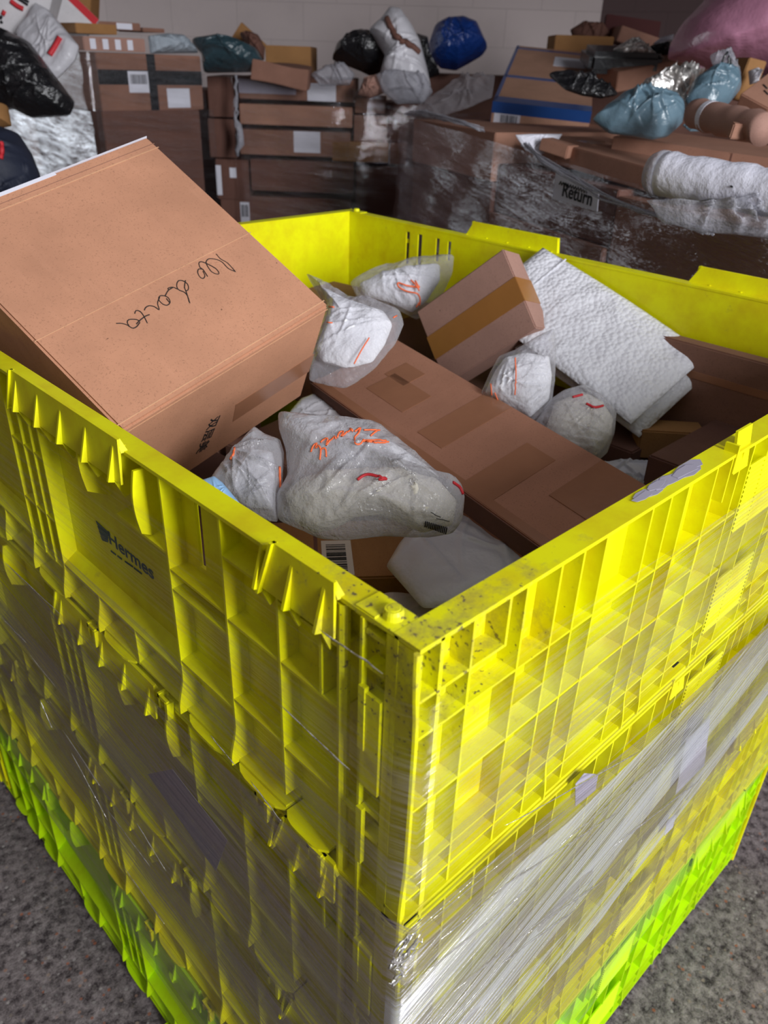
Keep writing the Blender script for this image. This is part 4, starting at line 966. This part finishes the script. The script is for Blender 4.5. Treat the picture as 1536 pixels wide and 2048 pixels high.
c = bgbag([(1290, 400), (1340, 405), (1400, 415), (1470, 395), (1560, 370), (1620, 380), (1620, 480), (1560, 480), (1480, 470), (1400, 465), (1330, 445)], 1.5, 'clear_glossy', 'crumpled heap of clear film at the right edge below the white roll', 71, .045, .035, name='film_heap', cat='stretch film', ws=26)
# blue-taped flat carton
bl = (2.9151, 2.0598, 1.3417); bdm = (.3676, 1.1378, .08); bl, bdm = scaled(bl, bdm, .86)
o = carton('large flat carton edged with blue tape on the right pile', bl, (.1789, .0574, -.9599), bdm, 'kraft_pale')
for r in ((0, 0, 1, .075), (0, .38, 1, .42), (0, .93, 1, .96), (-.0, 0, .035, 1)): decal(o, bdm, '+z', r, 'tape_blue', 'blue_tape')
decal(o, bdm, '-y', (0, .52, 1, 1), 'tape_blue', 'blue_tape'); decal(o, bdm, '-x', (0, .0, 1, 1), 'tape_blue', 'blue_tape'); label_on(o, bdm, '-y', (.03, .08, .30, .52), 21, 'paper', (.25, .15, .9, .9)); decal(o, bdm, '+z', (.52, .66, .90, .84), 'paper', 'paper_label')
# boxes on top of the right pile
def sbox(label, loc, rot, dims, s, mat='kraft_bg', **k):
    l, d = scaled(loc, dims, s); return carton(label, l, rot, d, mat, **k), d
oD, dD = sbox('long low brown carton in front of the grey-blue bags', (1.814, .8115, 1.2354), (.0369, .0404, -1.5108), (.3109 * 1.9, .2214, .0469), 1.0, 'kraft_bg')
oD.location = V((1.814, .8115, 1.2354)) + Matrix.Rotation(-1.5108, 3, 'Z') @ V((.3109 * .45, 0, -.004)); decal(oD, dD, '-y', (.525, 0, .53, 1), 'kraft_deep', 'crease')
oF, dF = sbox('brown carton lying on the right pile behind the grey-blue bags', (2.8884, 1.5646, 1.4182), (.2247, -.1817, -.4574), (.3919, .1509, .0706), .95, 'kraft_bg')
oG, dG = sbox('brown carton with dark print cut by the right edge of the view', (3.8821, 1.5115, 1.318), (.4927, .3592, -1.5525), (.1531, .2393, .0904), .54, 'kraft_bg'); 
strokes_on([oG], [[(1526, 170), (1534, 178)], [(1528, 182), (1536, 190)]], .002, 'ink_black', 'print', oG, .001)
oE = carton('flat brown carton with two tape squares on the front edge of the right pile', FC.world(.90, .20, 1.203), (radians(-1), radians(3), FC.yaw), (.62, .26, .05), 'kraft_bg')
decal(oE, (.62, .26, .05), '+z', (.14, .35, .26, .75), 'tape_clear_brown', 'packing_tape'); decal(oE, (.62, .26, .05), '+z', (.62, .35, .76, .75), 'tape_clear_brown', 'packing_tape')
oH = carton('small brown carton flap with a tiny dark logo at the right edge', tuple(at(1.75, 1510, 266)), (radians(8), radians(4), YAW), (.10, .02, .028), 'kraft_bg', name='carton_flap'); 
strokes_on([oH], [[(1498, 264), (1498, 272)], [(1504, 264), (1504, 272)]], .0025, 'ink_black', 'logo_print', oH, .001); strokes_on([oH], [[(1512, 265), (1522, 266)], [(1512, 270), (1526, 271)]], .0008, 'ink_black', 'print', oH, .001)
oI = carton('tiny brown carton with patterned end beside the white packet', tuple(at(2.25, 1118, 296)), (0, radians(8), FC.yaw + .3), (.09, .05, .03), 'kraft_bg')
bgbag([(1030, 270), (1062, 268), (1125, 268), (1110, 290), (1078, 314), (1050, 300)], 2.3, 'paper', 'flat white packet hanging out under the blue-taped carton', 72, .008, .004, name='flat_packet', cat='packet')
bgbag([(1097, 150), (1125, 146), (1180, 150), (1215, 170), (1236, 190), (1205, 196), (1165, 190), (1130, 178)], 2.55, 'poly_black', 'black glossy poly mailer on the blue-taped carton', 73, .02, .012, V((0, 0, 1)) - FWD * .5, name='poly_mailer', cat='mailer')
oJ = carton('black flat case between the blue-taped carton and the brown carton', tuple(at(3.35, 1240, 120)), (radians(8), 0, YAW), (.26, .2, .07), 'tape_black', name='black_case', cat='case', bevel=.02)
NB = -FWD * .8 + V((0, 0, .8))
bgbag([(1185, 238), (1210, 215), (1240, 195), (1290, 190), (1340, 195), (1368, 215), (1365, 245), (1340, 270), (1310, 276), (1270, 268), (1215, 262)], 2.15, 'poly_grey_blue', 'crumpled grey-blue poly bag, left of the two on the right pile', 74, .055, .016, NB, ws=20)
bgbag([(1385, 165), (1420, 140), (1455, 138), (1478, 150), (1480, 180), (1460, 205), (1420, 230), (1395, 228), (1370, 200)], 2.2, 'poly_grey_blue', 'smooth grey-blue poly bag, right of the two on the right pile', 75, .05, .010, NB)
bgbag([(1255, 192), (1290, 165), (1335, 140), (1385, 130), (1412, 138), (1390, 165), (1365, 200), (1390, 225), (1370, 240), (1340, 200)], 2.28, 'silver_foil', 'silvery crumpled film between the two grey-blue bags', 76, .03, .02, NB, name='film_bundle', cat='stretch film', ws=26)
bgbag([(1420, 112), (1440, 105), (1458, 100), (1464, 130), (1480, 150), (1450, 145), (1425, 128)], 2.25, 'clear_glossy', 'twisted clear bag neck tied at the top of the right grey-blue bag', 77, .02, .012, NB, name='bag_neck', cat='bag')
m = MB(); P = [at(2.2, x, y) for x, y in ((1456, 103), (1448, 115), (1442, 130), (1450, 138), (1458, 128), (1457, 112), (1464, 130), (1476, 142))]; m.tube(P, .003, 6)
o = m.build('cable_tie', 'tape_black', None, smooth=True, origin=sum(P, V()) / len(P)); tag(o, 'thin black tie looped around the clear bag neck', 'tie')
bgbag([(1365, 250), (1395, 240), (1410, 262), (1380, 262)], 2.05, 'poly_grey_blue', 'small tail end of grey-blue poly by the paper roll', 78, .012, .01, NB)
def roll(label, pa, pb, r, mat, name, cat, cap='kraft_deep'):
    m = MB(); d = (pb - pa); m.tube([pa + d * (k / 14) + V((0, 0, .002 * sin(k * 1.7))) for k in range(15)], [r * (1 + .025 * sin(k * 2.3)) for k in range(15)], 28)
    c_ = (pa + pb) / 2; o = m.build(name, mat, None, smooth=True, origin=c_); tag(o, label, cat); return o
pa, pb2 = at(1.95, 1392, 228), at(1.72, 1530, 258)
o = roll('pinkish brown paper roll with a clear tape ring, lying behind the long low carton', pa, pb2, .030, 'kraft_pink', 'paper_roll', 'roll')
q = (pb2 - pa).normalized(); m = MB(); m.tube([pa + q * .045, pa + q * .06], .0312, 28); t_ = m.build('tape_ring', 'paper', None); reparent(t_, o)
pa, pb2 = at(1.62, 1325, 348), at(1.42, 1600, 395)
o = roll('white plastic-wrapped roll with a shiny twisted end at the right edge', pa, pb2, .039, 'poly_bright', 'wrapped_roll', 'roll')
q = (pb2 - pa).normalized(); m = MB(); m.tube([pa - q * .03, pa - q * .022, pa - q * .008, pa + q * .002], [.018, .034, .041, .041], 24); t_ = m.build('wrap_end', 'clear_glossy', None, smooth=True); reparent(t_, o)
m = MB(); ct = at(1.47, 1480, 362)
bpy.context.view_layer.update()
strokes_on([o], [[(1462, 372), (1466, 374)]], .0015, 'ink_black', 'print', o, .001)
# sign on the front of the pile
sgn = [(1112, 345), (1199, 380), (1195, 423), (1105, 398)]
P = [onp(FC.world(0, -.05, 0), FC.y, *q) for q in sgn]; m = MB(); m.prism(P, -FC.y * .001)
c_ = sum(P, V()) / 4; sg = m.build('return_sign', 'paper', None, origin=c_); tag(sg, 'white paper sign with large dark lettering on the side of the right pile', 'sign')
ux = (P[1] - P[0] + P[2] - P[3]).normalized(); uy = (P[0] - P[3]).normalized(); wd = (P[2] - P[3]).length; ht = (P[0] - P[3]).length
zm = MB(); zm.tube([P[3] + ux * wd * (.12 + .62 * k / 22) + uy * ht * (.62 + (.13 if k % 2 else 0)) - FC.y * .0016 for k in range(23)], wd * .008, 5)
zo = zm.build('faded_lettering', 'ink_black', None); reparent(zo, sg)
for body, fx, fy, fs, mt in (('Return', .20, .25, .24, 'ink_black'),):
    t = text_obj(body, wd * fs, mt, frame_mtx(P[3] + ux * wd * fx + uy * ht * fy - FC.y * .0016, ux, V((0, 0, 1)) * .9 + uy * .1), None, 'lettering', wd * .004)
    reparent(t, sg)
# far side of the right pile
bgbag([(1336, 118), (1342, 85), (1365, 45), (1405, 5), (1450, -60), (1540, -90), (1650, -60), (1700, 40), (1680, 140), (1560, 152), (1450, 146)], 2.9, 'pink_film', 'huge pink film-wrapped bundle at the top right', 80, .30, .02, -FWD + V((0, 0, .1)), name='pink_bundle', cat='bundle', power=2.6, ws=9)
o = carton('low brown carton far behind the blue-taped carton', tuple(at(3.9, 1158, 92)), (0, 0, YAW), (.24, .2, .07), 'kraft_ochre')
o = carton('dark maroon carton far at the back of the right pile', tuple(at(4.2, 1262, 62)), (radians(-18), radians(5), YAW), (.25, .03, .10), 'maroon_card', name='dark_carton')
o = carton('brown carton below the dark maroon carton', tuple(at(4.1, 1270, 82)), (0, radians(14), YAW), (.20, .2, .06), 'kraft_dark')
bgbag([(1140, 60), (1165, 44), (1205, 48), (1225, 75), (1200, 95), (1150, 90)], 4.2, 'kraft_deep', 'dark brown bundle with glossy tape at the back of the right pile', 81, .06)
bgbag([(1225, 100), (1255, 80), (1270, 74), (1310, 108), (1330, 118), (1240, 112)], 3.3, 'silver_foil', 'silver foil bag behind the black case', 82, .03, .02, name='foil_bag')
bgbag([(1305, 88), (1320, 76), (1348, 68), (1345, 80), (1320, 90)], 3.4, 'paper', 'small white packet left of the pink bundle', 83, .01, .004, name='flat_packet', cat='packet')
bgbag([(1300, 92), (1340, 84), (1338, 110), (1310, 108)], 3.35, 'poly_black', 'black bag under the small white packet', 84, .03, .01)
o = carton('brown taped parcel behind the right grey-blue bag', tuple(at(2.5, 1487, 160)), (0, radians(10), YAW), (.05, .1, .10), 'kraft_ochre')
bgbag([(1497, 142), (1512, 136), (1522, 142), (1515, 165), (1500, 170)], 2.4, 'poly_white', 'small whitish bag near the right edge below the pink bundle', 85, .02)
carton('rear stack of cartons under the pink bundle', W(3.25, 2.0, .62), (0, 0, YAW), (1.0, .8, 1.2), 'kraft_deep')
carton('rear stack of cartons by the dark wall', W(4.3, 1.15, .72), (0, 0, YAW), (.8, .5, 1.46), 'kraft_deep')
carton('stack foot under the blue refuse bag', W(4.7, .32, .68), (0, 0, YAW), (.6, .5, 1.36), 'kraft_deep')
carton('added dark filler carton that darkens the gap between the left and middle piles', W(4.75, -.92, .62), (0, 0, YAW), (.7, .4, 1.26), 'kraft_deep')  # filler added so the lit back wall does not show between the piles
